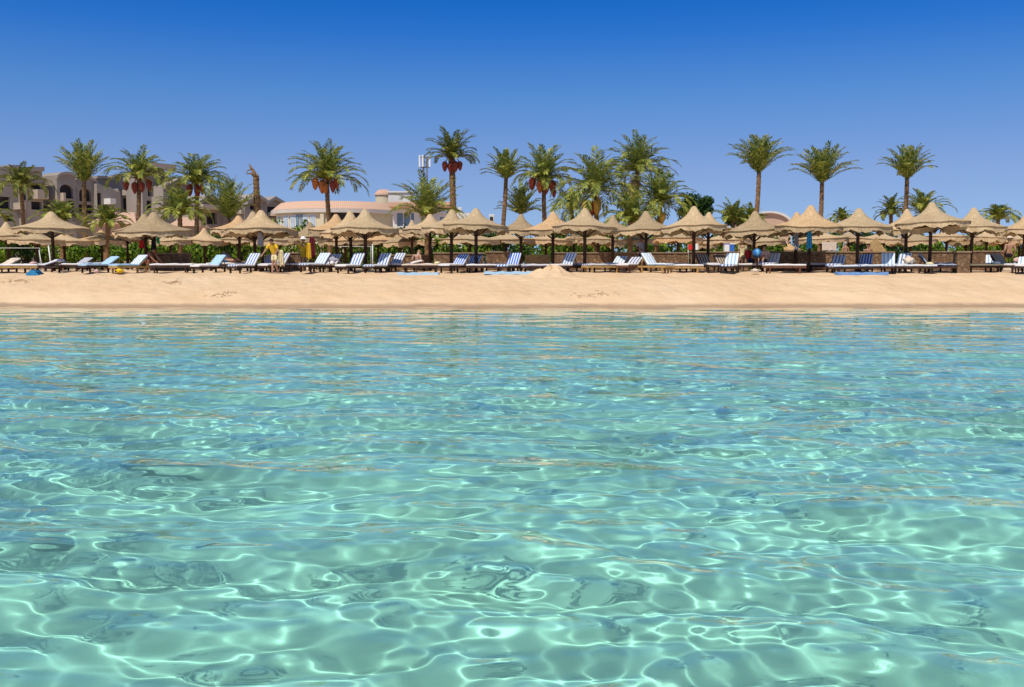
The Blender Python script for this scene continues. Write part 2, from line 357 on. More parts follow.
# ------------------------------------------------------------------ buildings behind the beach
ALPHA = R(-55)                                                # the left blocks turn their fronts away from the sun
FN = Vector((-math.sin(ALPHA), -math.cos(ALPHA), 0)); FX = Vector((math.cos(ALPHA), -math.sin(ALPHA), 0))
def facade(name, label, px_ref, Y_ref, tops, holes, depth, mat, floor_z=1.4, off=0., parapet=None, cat='building', group=None, FX=FX, FN=FN):
    """A block whose front outline and openings are given in picture units and put on its own wall plane."""
    P0 = at(px_ref, 220, Y_ref) + FN * off
    def loc(px, py):
        d = ray(px, py); C0 = Vector((0, 0, EYE)); t = (P0 - C0).dot(FN) / d.dot(FN); p = C0 + d * t
        return (p - P0).dot(FX), p.z - floor_z
    T = sorted(loc(*q) for q in tops)
    tx = [q[0] for q in T]; tz = [q[1] for q in T]
    top = lambda x: float(np.interp(x, tx, tz))
    H = []
    for hx in holes:
        a = loc(hx[0], hx[3]); b = loc(hx[2], hx[1]); H.append((a[0], max(.05, a[1]), b[0], b[1], len(hx) > 4 and hx[4] == 'arch', len(hx) > 4 and hx[4] == 'glass'))
    def htop(h, x):
        if not h[4]: return h[3]
        w = (h[2] - h[0]) / 2; u = (x - (h[0] + h[2]) / 2) / w; r = min(w, (h[3] - h[1]) * .4)
        return h[3] - r + r * math.sqrt(max(0, 1 - u * u))
    base = Vector((P0.x, P0.y, floor_z))
    root = empty(name, base, label, cat, group)
    xs = set(tx)
    for a, b in zip(tx[:-1], tx[1:]):
        for k in range(1, 4): xs.add(a + (b - a) * k / 4)
    for h in H:
        for k in range(13 if h[4] else 2): xs.add(h[0] + (h[2] - h[0]) * k / (12 if h[4] else 1))
    xs = sorted(x for x in xs if tx[0] - 1e-6 <= x <= tx[-1] + 1e-6)
    W3 = lambda x, d, z: FX * x - FN * d + Vector((0, 0, z))
    mb = MB(); HP = {h: MB() for h in H}
    for a, b in zip(xs[:-1], xs[1:]):
        if b - a < 1e-4: continue
        c = (a + b) / 2
        hs = sorted([h for h in H if h[0] < c < h[2]], key=lambda h: h[1]); lo = [0., 0.]
        for h in hs:
            mb.add([W3(a, 0, lo[0]), W3(b, 0, lo[1]), W3(b, 0, h[1]), W3(a, 0, h[1])], [(0, 1, 2, 3)])
            za, zb = htop(h, a), htop(h, b); D = .12 if h[5] else .4
            mb.add([W3(a, 0, h[1]), W3(b, 0, h[1]), W3(b, D, h[1]), W3(a, D, h[1])], [(0, 1, 2, 3)])
            mb.add([W3(a, 0, za), W3(b, 0, zb), W3(b, D, zb), W3(a, D, za)], [(3, 2, 1, 0)])
            HP[h].add([W3(a, D, h[1]), W3(b, D, h[1]), W3(b, D, zb), W3(a, D, za)], [(0, 1, 2, 3)])
            lo = [za, zb]
        mb.add([W3(a, 0, lo[0]), W3(b, 0, lo[1]), W3(b, 0, top(b)), W3(a, 0, top(a))], [(0, 1, 2, 3)])
        mb.add([W3(a, 0, top(a)), W3(b, 0, top(b)), W3(b, depth, top(b)), W3(a, depth, top(a))], [(0, 1, 2, 3)])
        mb.add([W3(a, depth, 0), W3(b, depth, 0), W3(b, depth, top(b)), W3(a, depth, top(a))], [(3, 2, 1, 0)])
        if parapet:                                           # a projecting slab along the roof edge
            o, t = parapet
            f = [W3(a, -o, top(a)), W3(b, -o, top(b)), W3(b, -o, top(b) + t), W3(a, -o, top(a) + t), W3(a, depth + o, top(a)), W3(b, depth + o, top(b)), W3(b, depth + o, top(b) + t), W3(a, depth + o, top(a) + t)]
            rf_ = globals().setdefault('_roof_' + root.name, MB()); rf_.add(f, [(0, 1, 2, 3), (3, 2, 6, 7), (1, 0, 4, 5), (5, 4, 7, 6)] + ([(4, 0, 3, 7)] if a == xs[0] else []) + ([(1, 5, 6, 2)] if b == xs[-1] else []))
    for h in H:
        D = .12 if h[5] else .4
        for x, s in ((h[0], 1), (h[2], -1)):
            q = [W3(x, 0, h[1]), W3(x, D, h[1]), W3(x, D, htop(h, x)), W3(x, 0, htop(h, x))]
            mb.add(q, [(0, 1, 2, 3) if s > 0 else (3, 2, 1, 0)])
    for x, o in ((tx[0], 1), (tx[-1], 0)):
        q = [W3(x, 0, 0), W3(x, 0, top(x)), W3(x, depth, top(x)), W3(x, depth, 0)]
        mb.add(q, [(0, 1, 2, 3) if o else (3, 2, 1, 0)])
    mb.build('wall', MT[mat], root)
    for h in H: HP[h].build('window' if h[5] else 'opening_shade', MT['glass' if h[5] else 'interior_shade'], root)  # unglazed holes are backed by a dark sheet, room shade put into its colour
    if parapet: globals()['_roof_' + root.name].build('roof', MT['concrete'] if mat.startswith('conc') else MT['white_wall'], root)
    root['_'] = 0; del root['_']
    def panel(px0, py0, px1, py1, out, mname, nm='balcony', thick=.2):
        a = loc(px0, py1); b = loc(px1, py0); bm_ = MB()
        c = FX * ((a[0] + b[0]) / 2) + FN * (out / 2) + Vector((0, 0, (a[1] + b[1]) / 2))
        bm_.box(c, (b[0] - a[0], out, b[1] - a[1]), Matrix.Rotation(-ALPHA if FX.y else 0, 3, 'Z')); return bm_.build(nm, MT[mname], root)
    root_panel[root.name] = panel
    return root
root_panel = {}
G1 = 'grey concrete blocks behind the left beach'
b = facade('apartment_block', 'grey concrete block cut off by the left picture edge', 66, 108, [(-25, 166), (9, 167), (9.01, 164.8), (21, 165), (21.5, 168)], [(-8, 197, 10, 208), (4, 215, 13, 221), (-20, 215, -8, 221)], 3, 'concrete', group=G1)
root_panel[b.name](13.5, 203, 17.5, 209.5, 1.6, 'concrete_pale_sunlit')
b = facade('apartment_block', 'grey concrete block with flat slab roof and pale balcony front', 66, 108, [(21.6, 171.5), (42, 171.5)], [(31, 184.5, 44 - 2.5, 196), (31.5, 202, 41.5, 209.5), (23.5, 188, 26, 200)], 3, 'concrete', off=.8, parapet=(.5, .45), group=G1)
root_panel[b.name](31, 190.5, 41.8, 199, 1.3, 'concrete_pale_sunlit')
b = facade('apartment_block', 'grey concrete block with sunlit sloping side wall left of arched bay', 66, 108, [(42.5, 178), (46, 178), (46.1, 177), (56.4, 177)], [(44, 205, 53, 211)], 3, 'concrete', off=-.6, group=G1)
q = MB(); O = at(51.5, 186, 109.4)                            # slanting buttress wall, its sunlight painted as paler concrete
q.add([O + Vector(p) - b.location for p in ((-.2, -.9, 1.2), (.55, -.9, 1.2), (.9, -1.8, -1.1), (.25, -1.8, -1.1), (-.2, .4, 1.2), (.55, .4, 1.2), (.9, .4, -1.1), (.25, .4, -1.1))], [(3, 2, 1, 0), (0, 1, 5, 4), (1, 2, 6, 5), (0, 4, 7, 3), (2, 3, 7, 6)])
q.build('buttress', MT['concrete_pale_sunlit'], b)
arc = lambda x0, x1, y0, y1, n=10: [(x0 + (x1 - x0) * i / n, y0 - (y0 - y1) * math.sin(PI * i / n) ** .7) for i in range(n + 1)]
b = facade('apartment_block', 'grey concrete bay with rounded gable and tall arched opening', 66, 108, arc(56.6, 75, 178, 174.5), [(60, 185, 73, 198, 'arch'), (69, 201, 75 - .5, 208)], 3, 'concrete', off=1.5, parapet=(.25, .3), group=G1)
root_panel[b.name](60.5, 193, 62.5, 201, .6, 'concrete_pale_sunlit')
b = facade('apartment_block', 'grey concrete bay with descending curved roof beside the tall palm', 66, 108, [(75.2, 180), (79, 177.5), (85, 177), (90, 179.5), (96.5, 183.5)], [(79.5, 188.5, 91, 201, 'arch'), (79, 205, 93, 213)], 3, 'concrete', off=.5, parapet=(.25, .3), group=G1)
b = facade('apartment_block', 'low stepped grey concrete wing with small white balcony', 66, 108, [(96.7, 183.5), (101, 184), (101.1, 185.5), (110, 187), (118, 188.5), (118.1, 192), (120.5, 192)], [(94 + 3.5, 193, 101.5, 207), (103.5, 204, 108, 210)], 3, 'concrete', off=1.2, group=G1)
root_panel[b.name](104, 199, 109.5, 204.3, 1.2, 'white_wall')
b = facade('apartment_block', 'grey concrete block with sunlit upper wall and wide dark openings', 66, 111, [(95.5, 178.5), (106, 178.5), (106.1, 180), (113, 180), (113.1, 178), (145.5, 178)], [(124, 184, 134, 191), (123.5, 199, 136.5, 210), (126, 214, 136, 220)], 3, 'concrete', parapet=(.35, .3), group=G1)
root_panel[b.name](121, 191.5, 143, 195.5, 1.7, 'concrete_pale_sunlit', 'canopy')
G2 = 'gabled grey villas behind the palms'
FX0, FN0 = Vector((1, 0, 0)), Vector((0, -1, 0))
def gable(label, cx, ay, hw, ey, holes, Y, slab, name='gabled_villa'):
    b = facade(name, label, cx, Y, [(cx - hw, ey), (cx, ay), (cx + hw, ey)], holes, 3, 'concrete', parapet=(.5, .35), group=G2)
    if slab: root_panel[b.name](*slab, 1.5, 'concrete_pale_sunlit', 'canopy')  # the sun on the slab is painted in as paler concrete
    return b
gable('grey gabled villa with broad sunlit roof slab behind the red dates palm', 154, 168, 12, 180, [(148, 187, 156, 196), (147, 201, 157, 210)], 112, (143, 165.5, 168, 168.5))
gable('low grey gabled villa directly behind the fruiting palm pair', 177, 181.5, 14, 189, [(170, 196, 180, 205), (184, 199, 190, 206)], 112, None)
gable('grey villa with sloping sunlit slab behind the upright fan palm', 208, 198, 14, 206, [(207, 213, 217, 224), (196, 212, 203, 220)], 106, (194, 206, 219, 209))
gable('grey villa with sunlit balcony slab left of the broken palm trunk', 238, 200, 10, 205, [(234, 203, 243, 209)], 108, (232, 210.5, 248, 214))
gable('dark grey gabled villa right behind the broken palm trunk', 255.5, 197, 11, 204.5, [(250, 206, 261, 214)], 108, None)
gable('small dark gabled villa touching the pink roofed hotel', 273, 199.5, 9, 205, [(267.5, 207, 278, 217)], 110, (268, 213, 280, 216))

# hotel with a round pink roof
Yh = 96.; c = at(335, 225, Yh + 4); rad = 61.5 * (Yh + 4) / F
ht = empty('rounded_hotel', (c.x, Yh + 4, 1.4), 'cream rounded hotel building under a sweeping pink tiled roof', 'building')
zt = lambda py, Y=Yh - 1.5: at(335, py, Y).z - 1.4
sy = .82
mb = MB(); mb.lathe([(rad * .93, 0), (rad * .93, zt(212))], 72, sy=sy); mb.build('wall', MT['cream_wall'], ht)
mb = MB(); mb.lathe([(rad * .94, zt(212)), (rad * 1.0, zt(211.8)), (rad * 1.015, zt(208.3)), (rad * .99, zt(208.2))], 72, sy=sy, smooth=False); mb.build('eave', MT['white_wall'], ht)
mb = MB(); mb.lathe([(rad * 1.0, zt(208.1)), (rad * .93, zt(204)), (rad * .86, zt(200.4)), (rad * .82, zt(199.8)), (.05, zt(199.2))], 72, sy=sy); mb.build('roof', MT['tiles'], ht)
def curved_panel(px0, px1, py0, py1, mname, nm, out=.05, parent=ht):
    mb = MB(); x0 = (px0 - 335) / 62.5; x1 = (px1 - 335) / 62.5; pts = []
    n = 5; r = rad * .93 + out
    for i in range(n + 1):
        xx = x0 + (x1 - x0) * i / n; xx = max(-.985, min(.985, xx / .93)); an = -math.acos(xx)
        pts.append((r * math.cos(an), sy * r * math.sin(an)))
    z0, z1 = zt(py1), zt(py0)
    v = [(x, y, z0) for x, y in pts] + [(x, y, z1) for x, y in pts]; n1 = n + 1
    mb.add(v, [(i, i + 1, n1 + i + 1, n1 + i) for i in range(n)])
    inner = [(x * .985, y * .985 + .05, z) for x, y, z in v]
    mb.add(v + inner, [(n1 + i, n1 + i + 1, 3 * n1 + i + 1, 3 * n1 + i) for i in range(n)] + [(0, n1, 3 * n1, 2 * n1), (n, 2 * n1 + n, 3 * n1 + n, n1 + n)])
    return mb.build(nm, MT[mname], parent)
for a, b_ in ((282, 287.5), (290, 297), (298.5, 304.5), (312, 318), (319, 325)):
    f = curved_panel(a, b_, 214, 227, 'white_paint', 'window', .06); curved_panel(a + .8, b_ - .8, 214.8, 227, 'curtain', 'pane', .11, f)
for a, b_ in ((305, 308), (309.5, 312)): curved_panel(a, b_, 213.5, 227, 'glass', 'shutter', .09)
curved_panel(338, 366, 211.9, 222, 'interior_shade', 'recess_shade', .04)  # dark panel on the wall face, the recess's shade painted rather than hollowed out
for a in (330, 369): curved_panel(a, a + 3.2, 211.9, 228, 'cream_wall', 'pilaster', .3)
# right wing with turret
wing = facade('hotel_wing', 'low cream hotel wing with blue windows behind the spiky palm', 410, 92, [(393, 207), (436, 208), (436.1, 212), (470, 213)], [(397, 213, 403, 226, 'glass'), (404, 213, 410, 226, 'glass'), (411, 213, 414, 226, 'glass'), (440, 217, 447, 226, 'glass')], 7, 'white_wall', parapet=None, FX=FX0, FN=FN0)
q = MB(); q.box((at(420, 207, 92).x - wing.location.x, 1.2, at(420, 205, 92).z - 1.4), (5.6, 4.2, .5), None, .08)
q.build('roof', MT['tiles'], wing)
tu = empty('roof_turret', at(384, 212, 107.2), 'small cream turret with a domed pink cap beside a white roof box', 'turret')
tu.location.z = 1.4
zz = lambda py: at(384, py, 107).z - 1.4
mb = MB(); mb.lathe([(.9, 0), (.9, zz(195))], 20); mb.build('wall', MT['cream_wall'], tu)
mb = MB(); mb.lathe([(1.02, zz(195.2)), (1.0, zz(194)), (.8, zz(191.5)), (.55, zz(189.8)), (.05, zz(189.2))], 20); mb.build('roof', MT['tiles'], tu)
rb = empty('white_roof_box', (at(400, 210, 106).x, 106, 1.4), 'plain white box shaped upper storey just right of the turret', 'building')
q = MB(); h_ = at(400, 193, 106).z - 1.4; q.box((0, 1, h_ / 2), (2.35, 3, h_), None, .04); q.build('wall', MT['white_wall'], rb)
q = MB(); q.box((0, 1, h_ + .08), (2.6, 3.3, .16)); q.build('roof', MT['white_wall'], rb)
# little white roof blocks between palms
for px, py, w, d, lab in ((458, 207, 7, 0, 'small white roof block at the foot of the tallest date palm'), (491.5, 214, 5.5, 6, 'tiny white roof block left of the slim bare palm')):
    Y = 100 + d; p = at(px, py, Y); e = empty('roof_block', (p.x, Y, 1.4), lab, 'building'); q = MB(); hh = p.z - 1.4
    q.box((0, 1, hh / 2), (w * .1, 1.2, hh), None, .03); q.build('wall', MT['white_wall'], e)
    q = MB(); q.box((-.02, .35, hh - .45), (w * .06, .1, .35)); q.build('vent', MT['interior_shade'], e)
# low pavilions with pink roofs on the left
for px, py, hw_, ey, Y, lab in ((112, 211, 24, 224, 84, 'low pavilion with pink pitched roof below the grey concrete blocks'), (181, 216, 14, 226, 82, 'low pavilion with pink roof left of the upright fan palm')):
    p = at(px, py, Y); pe = at(px, ey, Y); r = hw_ * Y / F
    e = empty('beach_pavilion', (p.x, Y + 2, 1.4), lab, 'pavilion'); zz_ = pe.z - 1.4
    q = MB(); q.box((0, 0, zz_ / 2), (r * 1.75, 3.2, zz_)); q.build('wall', MT['pink_wall'], e)
    q = MB(); t_ = p.z - 1.4; q.add([(-r, -2.1, zz_), (r, -2.1, zz_), (r, 2.1, zz_), (-r, 2.1, zz_), (-r * .55, 0, t_), (r * .55, 0, t_)], [(0, 1, 5, 4), (1, 2, 5), (2, 3, 4, 5), (3, 0, 4), (3, 2, 1, 0)]); q.build('roof', MT['tiles'], e)
# arched pavilion on the right
p = at(769, 211.3, 88); e = empty('arched_pavilion', (p.x, 88, 1.4), 'pink pavilion with a white rimmed arched roof behind the palm trunk', 'pavilion')
r = 24 * 88 / F; zt_ = p.z - 1.4; zb = at(769, 226, 88).z - 1.4
prof = [(r * math.cos(PI - PI * i / 24), zb + (zt_ - zb) * math.sin(PI * i / 24)) for i in range(25)]
q = MB(); n = len(prof)
q.add([(x, 0, z) for x, z in prof] + [(x, 5, z) for x, z in prof], [(i, i + 1, n + i + 1, n + i) for i in range(n - 1)]); q.build('roof', MT['pink_wall'], e)
q = MB(); q.add([(x * .9, .02, zb + (z - zb) * .88) for x, z in prof], [tuple(range(n))]); q.box((0, 2.5, zb / 2), (r * 1.9, 4.8, zb)); q.build('wall', MT['pink_wall'], e)
q = MB(); q.add([(x * s_, y_, zb + (z - zb) * t_) for s_, t_, y_ in ((.9, .88, -.25), (1.02, 1.02, -.25), (1.02, 1.02, .12), (.9, .88, .12)) for x, z in prof], [(k * n + i, k * n + i + 1, ((k + 1) % 4) * n + i + 1, ((k + 1) % 4) * n + i) for k in range(4) for i in range(n - 1)]); q.build('rim', MT['white_wall'], e)
# mobile mast
MT['mast_steel'] = simple('mast_steel', (.12, .115, .12), .2, 4)
p = at(425, 215, 125); e = empty('antenna_mast', (p.x, 125, 1.4), 'slim lattice mast carrying white upright panel antennas above the spiky palm', 'mast')
zt2 = at(425, 156, 125).z - 1.4; q = MB()
for k in range(3):
    w = 2 * PI * k / 3; q.tube([(.42 * math.cos(w), .42 * math.sin(w), 0), (.26 * math.cos(w), .26 * math.sin(w), zt2)], .085, 6)
for k in range(26):
    z = zt2 * k / 26; a, b2 = 2 * PI * (k % 3) / 3, 2 * PI * ((k + 1) % 3) / 3; q.tube([(.4 * math.cos(a), .4 * math.sin(a), z), (.38 * math.cos(b2), .38 * math.sin(b2), z + zt2 / 26)], .035, 5)
q.box((0, 0, zt2 * .985), (1.2, .12, .12)); q.box((0, 0, zt2 * .90), (1.2, .12, .12)); q.build('lattice', MT['mast_steel'], e)
for x, y_ in ((-.62, 0), (-.2, -.35), (.25, .3), (.64, -.05)):
    q = MB(); q.box((x, y_, zt2 * .955), (.2, .14, 1.45), None, .03); q.build('antenna', MT['white_paint'], e)

# ------------------------------------------------------------------ palms
def frond(mb, base, az, el, L, droop, rng, wid=.55, np_=26, lw=.05):
    d0 = Vector((math.cos(az) * math.cos(el), math.sin(az) * math.cos(el), math.sin(el)))
    side = Vector((-math.sin(az), math.cos(az), 0)); pts = [Vector(base)]; tans = []; e = el; n = np_; ds = L / n
    tw = rng.uniform(-.5, .5)
    for i in range(n):
        e -= droop * (i / n) ** 1.2 / n * 2.2
        t = Vector((math.cos(az) * math.cos(e), math.sin(az) * math.cos(e), math.sin(e))); t += side * tw * .25 * i / n; t.normalize()
        tans.append(t); pts.append(pts[-1] + t * ds)
    tans.append(tans[-1])
    up0 = None
    w0 = .035
    for i in range(0, n, 2):                                  # rachis as a flat strip
        j = min(i + 2, n); a, b = w0 * (1 - i / n) + .008, w0 * (1 - j / n) + .008
        mb.add([pts[i] - side * a, pts[i] + side * a, pts[j] + side * b, pts[j] - side * b], [(0, 1, 2, 3)])
    for i in range(2, n + 1):
        s = i / n; t = tans[min(i, n - 1)]; up = side.cross(t) * -1
        if up.z < 0 and el < R(60): up = -up
        ll = wid * (math.sin(PI * min(1, .12 + .80 * s)) ** .55) * rng.uniform(.82, 1.12)
        for sg in (-1, 1):
            f = rng.uniform(.65, 1.0); v = rng.uniform(.10, .55)
            dr = (side * sg * 1.0 + t * (f + .9 * s ** 3) + up * v).normalized()
            dr.z -= .12; b = pts[i] - t * ds * rng.uniform(0, .9)
            tip = b + dr * ll; tip.z -= .10 * ll; midp = b + dr * ll * .45
            wv = t.cross(dr).cross(dr).normalized() * lw * rng.uniform(.7, 1.2)
            mb.add([b, midp + wv * .6, tip, midp - wv * .6], [(0, 1, 2, 3)])
def trunk_mesh(mb, pts, r0, r1, rng, step=.14):
    P = [Vector(p) for p in pts]; L = sum((b - a).length for a, b in zip(P[:-1], P[1:])); n = max(6, int(L / step)); out = []; rad = []
    for i in range(n + 1):
        s = i / n; q = s * (len(P) - 1); k = min(int(q), len(P) - 2); p = P[k].lerp(P[k + 1], q - k)
        r = r0 + (r1 - r0) * s; out.append(p); rad.append(r * (1.12 if i % 2 else .93) * rng.uniform(.95, 1.06))
        if i % 2 == 1:
            for w in range(9):                                # cut leaf bases round the stem
                a = 2 * PI * (w + .5 * (i // 2 % 2)) / 9; dx = Vector((math.cos(a), math.sin(a), 0)); sd = Vector((-math.sin(a), math.cos(a), 0))
                c = p + dx * r * .95
                mb.add([c - sd * r * .34, c + sd * r * .34, c + dx * r * .28 + Vector((0, 0, step * 1.15)), c + dx * r * .02 + Vector((0, 0, step * 1.2))], [(0, 1, 2), (0, 2, 3), (1, 3, 2)])
    mb.tube(out, rad, 12)
def palm(label, bx, hx, hy, top, hw, Y, dates=(), nf=44, emin=-8, droop=1.1, r=.155, seed=1, mat='frond', skirt=0, name='date_palm', lw=.078, cat='palm tree', group='date palms behind the beach'):
    rng = random.Random(seed); g = 1.4
    H = at(hx, hy, Y); B = Vector((at(bx, 250, Y).x, Y, g)); B.z = gz(B.x, B.y) - .1
    rt = empty(name, B, label, cat, group)
    h = H - B; mb = MB(); mid = h * .5 + Vector((rng.uniform(-.1, .1), 0, 0))
    trunk_mesh(mb, [(0, 0, 0), h * .25 + Vector((mid.x - h.x * .5, 0, 0)), mid, h * .8, h + Vector((0, 0, .15))], r * 1.12, r * .86, rng); mb.build('trunk', MT['trunk'], rt)
    Lu = (hy - top) * Y / F * .88; Ls = hw * Y / F * 1.26
    mb = MB(); ga = PI * (3 - math.sqrt(5)); a0 = rng.uniform(0, 6)
    nf = int(nf * .98); emin += 10; droop *= 1.25
    for i in range(nf):
        s = (i + .5) / nf; el = R(86) - (R(86) - R(emin)) * s ** .8 + rng.uniform(-.09, .09); az = a0 + ga * i + rng.uniform(-.2, .2)
        L = (Lu * math.sin(max(el, .05)) ** 2 + Ls * math.cos(el) ** 2) * rng.uniform(.88, 1.1)
        frond(mb, h + Vector((math.cos(az) * r * .5, math.sin(az) * r * .5, .1 + .25 * (1 - s))), az, el, L, droop * rng.uniform(.8, 1.35) * (.35 + 1.0 * math.cos(el)), rng, wid=.19 * (Lu + Ls) * .5 + .12, lw=lw)
    mb.build('crown', MT[mat], rt)
    if skirt or emin < 5:                                     # a few dry fronds under the green ones
        mb = MB()
        for i in range(max(4, skirt)):
            az = a0 + 2.1 * i + rng.uniform(-.3, .3); el = R(rng.uniform(-50, -5) if skirt else rng.uniform(-12, 15))
            frond(mb, h + Vector((0, 0, -.1 - (.5 * i / max(1, skirt) if skirt else 0))), az, el, Ls * rng.uniform(.5, .8), .9, rng, wid=.3, np_=16, lw=.06)
        mb.build('dry_fronds', MT['dry_frond'], rt)
    for k, (dx, dz, mt, sc) in enumerate(dates):
        mb = MB(); c = h + Vector((dx, -.36 + .1 * (k % 2), dz)); bm = bmesh.new(); bmesh.ops.create_icosphere(bm, subdivisions=3, radius=1)
        for v in bm.verts:
            w = 1 + .16 * math.sin(v.co.x * 9 + k) * math.sin(v.co.y * 8) * math.sin(v.co.z * 10 + k * 2) + rng.uniform(-.05, .05)
            q = v.co * w; t = (q.z + 1) / 2; q.x *= .5 + .6 * t; q.y *= .5 + .6 * t; v.co = Vector((q.x * .26, q.y * .26, q.z * .42)) * sc + c
        bm.verts.index_update(); mb.add([v.co for v in bm.verts], [[v.index for v in f.verts] for f in bm.faces], True); bm.free()
        mb.tube([c + Vector((0, 0, .3 * sc)), c.lerp(h, .5) + Vector((0, -.1, .45)), h + Vector((0, -.1, .1))], .04, 6)
        mb.build('date_cluster', MT['date_' + mt], rt)
    return rt
RD, OR, YE = 'red', 'orange', 'yellow'
palm('dark spiky palm standing nearest the left picture edge', 27, 21, 190, 164, 29, 80, nf=38, emin=5, mat='frond_dark', seed=3)
palm('tall fan crowned palm before the rounded grey bay', 85, 84, 184, 142, 30, 72, nf=32, emin=36, droop=.5, seed=5)
palm('date palm with pink red clusters before the grey gabled villa', 138, 139, 181, 147, 29, 76, [(-.85, -.35, RD, 1.0), (-.25, -.55, RD, 1.05), (.35, -.5, RD, .95), (.85, -.35, RD, 1.0)], nf=40, emin=5, seed=7)
palm('full crowned date palm with low red clusters left of centre villas', 196, 197, 186, 150, 31, 76, [(-.45, -.35, RD, 1.1), (.1, -.45, RD, 1.1), (.5, -.3, RD, .9)], nf=46, emin=0, seed=9)
palm('short arching palm directly below the full crowned date palm', 180, 180, 218, 190, 32, 66, nf=40, emin=5, droop=1.1, seed=11)
palm('young palm of upright fan fronds left of the broken trunk', 229, 229, 221, 174, 27, 74, nf=26, emin=32, droop=.5, seed=13)
palm('tall orange fruited date palm standing alone before the rounded hotel', 329, 327, 182, 142, 35, 70, [(-.75, -.15, OR, 1.05), (-.3, -.35, OR, 1.15), (-.05, -.5, OR, .9), (.45, -.35, RD, 1.0), (.75, -.1, RD, .95)], nf=50, emin=-2, droop=.8, seed=15)
palm('spiky low palm in front of the antenna mast', 427, 427, 218, 172, 34, 68, nf=36, emin=8, droop=.75, seed=17)
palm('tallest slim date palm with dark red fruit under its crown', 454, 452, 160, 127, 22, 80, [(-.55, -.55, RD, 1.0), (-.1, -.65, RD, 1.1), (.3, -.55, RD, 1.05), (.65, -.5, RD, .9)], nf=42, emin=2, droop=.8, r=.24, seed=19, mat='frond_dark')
palm('slim leaning palm with small airy crown right of the tallest palm', 502, 506, 181, 149, 21, 75, nf=34, emin=24, droop=.65, seed=21)
palm('date palm with dark red bunches right of the slim leaning palm', 543, 544, 183, 142, 27, 72, [(-.85, -.1, RD, 1.1), (-.3, -.3, OR, 1.1), (.15, -.35, RD, 1.1), (.6, -.3, RD, 1.15), (.7, -.75, RD, .8)], nf=46, emin=2, droop=.85, seed=23)
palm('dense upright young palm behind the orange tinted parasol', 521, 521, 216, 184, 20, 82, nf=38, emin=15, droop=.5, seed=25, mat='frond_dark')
palm('broad date palm with red and yellow bunches low on its trunk', 597, 596, 193, 150, 40, 66, [(-.75, -.95, RD, 1.1), (-.3, -1.05, RD, 1.2), (.05, -.95, YE, 1.3)], nf=54, emin=-15, droop=.9, seed=27)
palm('tall shaggy palm with a brown skirt of dead fronds', 637, 637, 174, 135, 36, 74, nf=50, emin=-2, droop=.9, seed=29, skirt=26)
palm('windswept palm leaning right beside the shaggy skirted palm', 657, 660, 205, 168, 31, 68, [(.1, -.9, YE, 1.0)], nf=46, emin=-12, droop=1.0, seed=31)
palm('low yellowish green palm beneath the shaggy skirted palm', 630, 630, 224, 190, 28, 63, nf=40, emin=0, seed=33)
palm('small palm half hidden between the two fruiting palms', 571, 572, 212, 190, 25, 80, nf=34, emin=-5, seed=35)
palm('little fan palm left of the tall right hand palm', 731, 733, 224, 200, 22, 76, nf=26, emin=12, droop=.9, seed=37)
palm('low dry tipped palm between fan palm and tall trunk', 751, 751, 224, 206, 15, 78, nf=34, emin=0, seed=38)
palm('tall palm with open fan crown above the arched pavilion', 755, 759, 175, 135, 34, 70, nf=34, emin=32, droop=.68, seed=39)
palm('tall straight palm with flat fan crown right of the arched pavilion', 820, 822, 185, 145, 33, 72, nf=36, emin=30, droop=.65, seed=41)
palm('rightmost tall palm with bushy windblown head', 905, 907, 181, 146, 27, 72, nf=34, emin=32, droop=.75, seed=43)
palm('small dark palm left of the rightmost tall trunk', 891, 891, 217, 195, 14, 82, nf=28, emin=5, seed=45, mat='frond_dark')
palm('arching young palm right behind the rightmost tall trunk', 921, 922, 215, 190, 29, 80, nf=30, emin=10, droop=1.0, seed=47)
palm('far bushy palm peeking over the last right parasols', 998, 998, 222, 206, 26, 84, nf=36, emin=2, seed=49)
palm('tiny palm tuft peeking between two right parasols', 842, 842, 222, 210, 14, 88, nf=26, emin=5, seed=51)
palm('low leafy palm behind the big left parasol', 62, 62, 224, 202, 27, 66, nf=32, emin=5, droop=1.0, seed=53)
palm('short bright palm right of the big left parasol', 107, 108, 226, 208, 24, 64, nf=32, emin=2, droop=1.0, seed=55)
palm('cropped low palm poking in at the left picture edge', -8, -7, 220, 198, 17, 70, nf=28, emin=0, seed=57)
# the broken palm: a bare stem with two dry stubs
p = at(258, 250, 75); e = empty('dead_palm', (p.x, 75, 1.35), 'headless dead palm trunk ending in dry broken stubs', 'palm tree')
h = at(256, 178, 75) - Vector((p.x, 75, 1.35)); mb = MB(); rng = random.Random(4); trunk_mesh(mb, [(0, 0, 0), h * .5 + Vector((.05, 0, 0)), h], .27, .2, rng); mb.build('trunk', MT['trunk'], e)
mb = MB()
mb.tube([h, h + Vector((-.15, 0, .45)), h + Vector((-.5, 0, 1.0))], [.2, .13, .05], 8); mb.tube([h, h + Vector((-.35, 0, .35)), h + Vector((-.7, -.1, .3))], [.12, .08, .03], 6); mb.tube([h + Vector((.05, 0, -.1)), h + Vector((.05, 0, .3))], [.2, .1], 8)
mb.tube([h + Vector((-.3, 0, .65)), h + Vector((-.62, 0, .55)), h + Vector((-.7, 0, .38))], [.06, .04, .02], 6)
mb.build('stub', MT['trunk'], e)

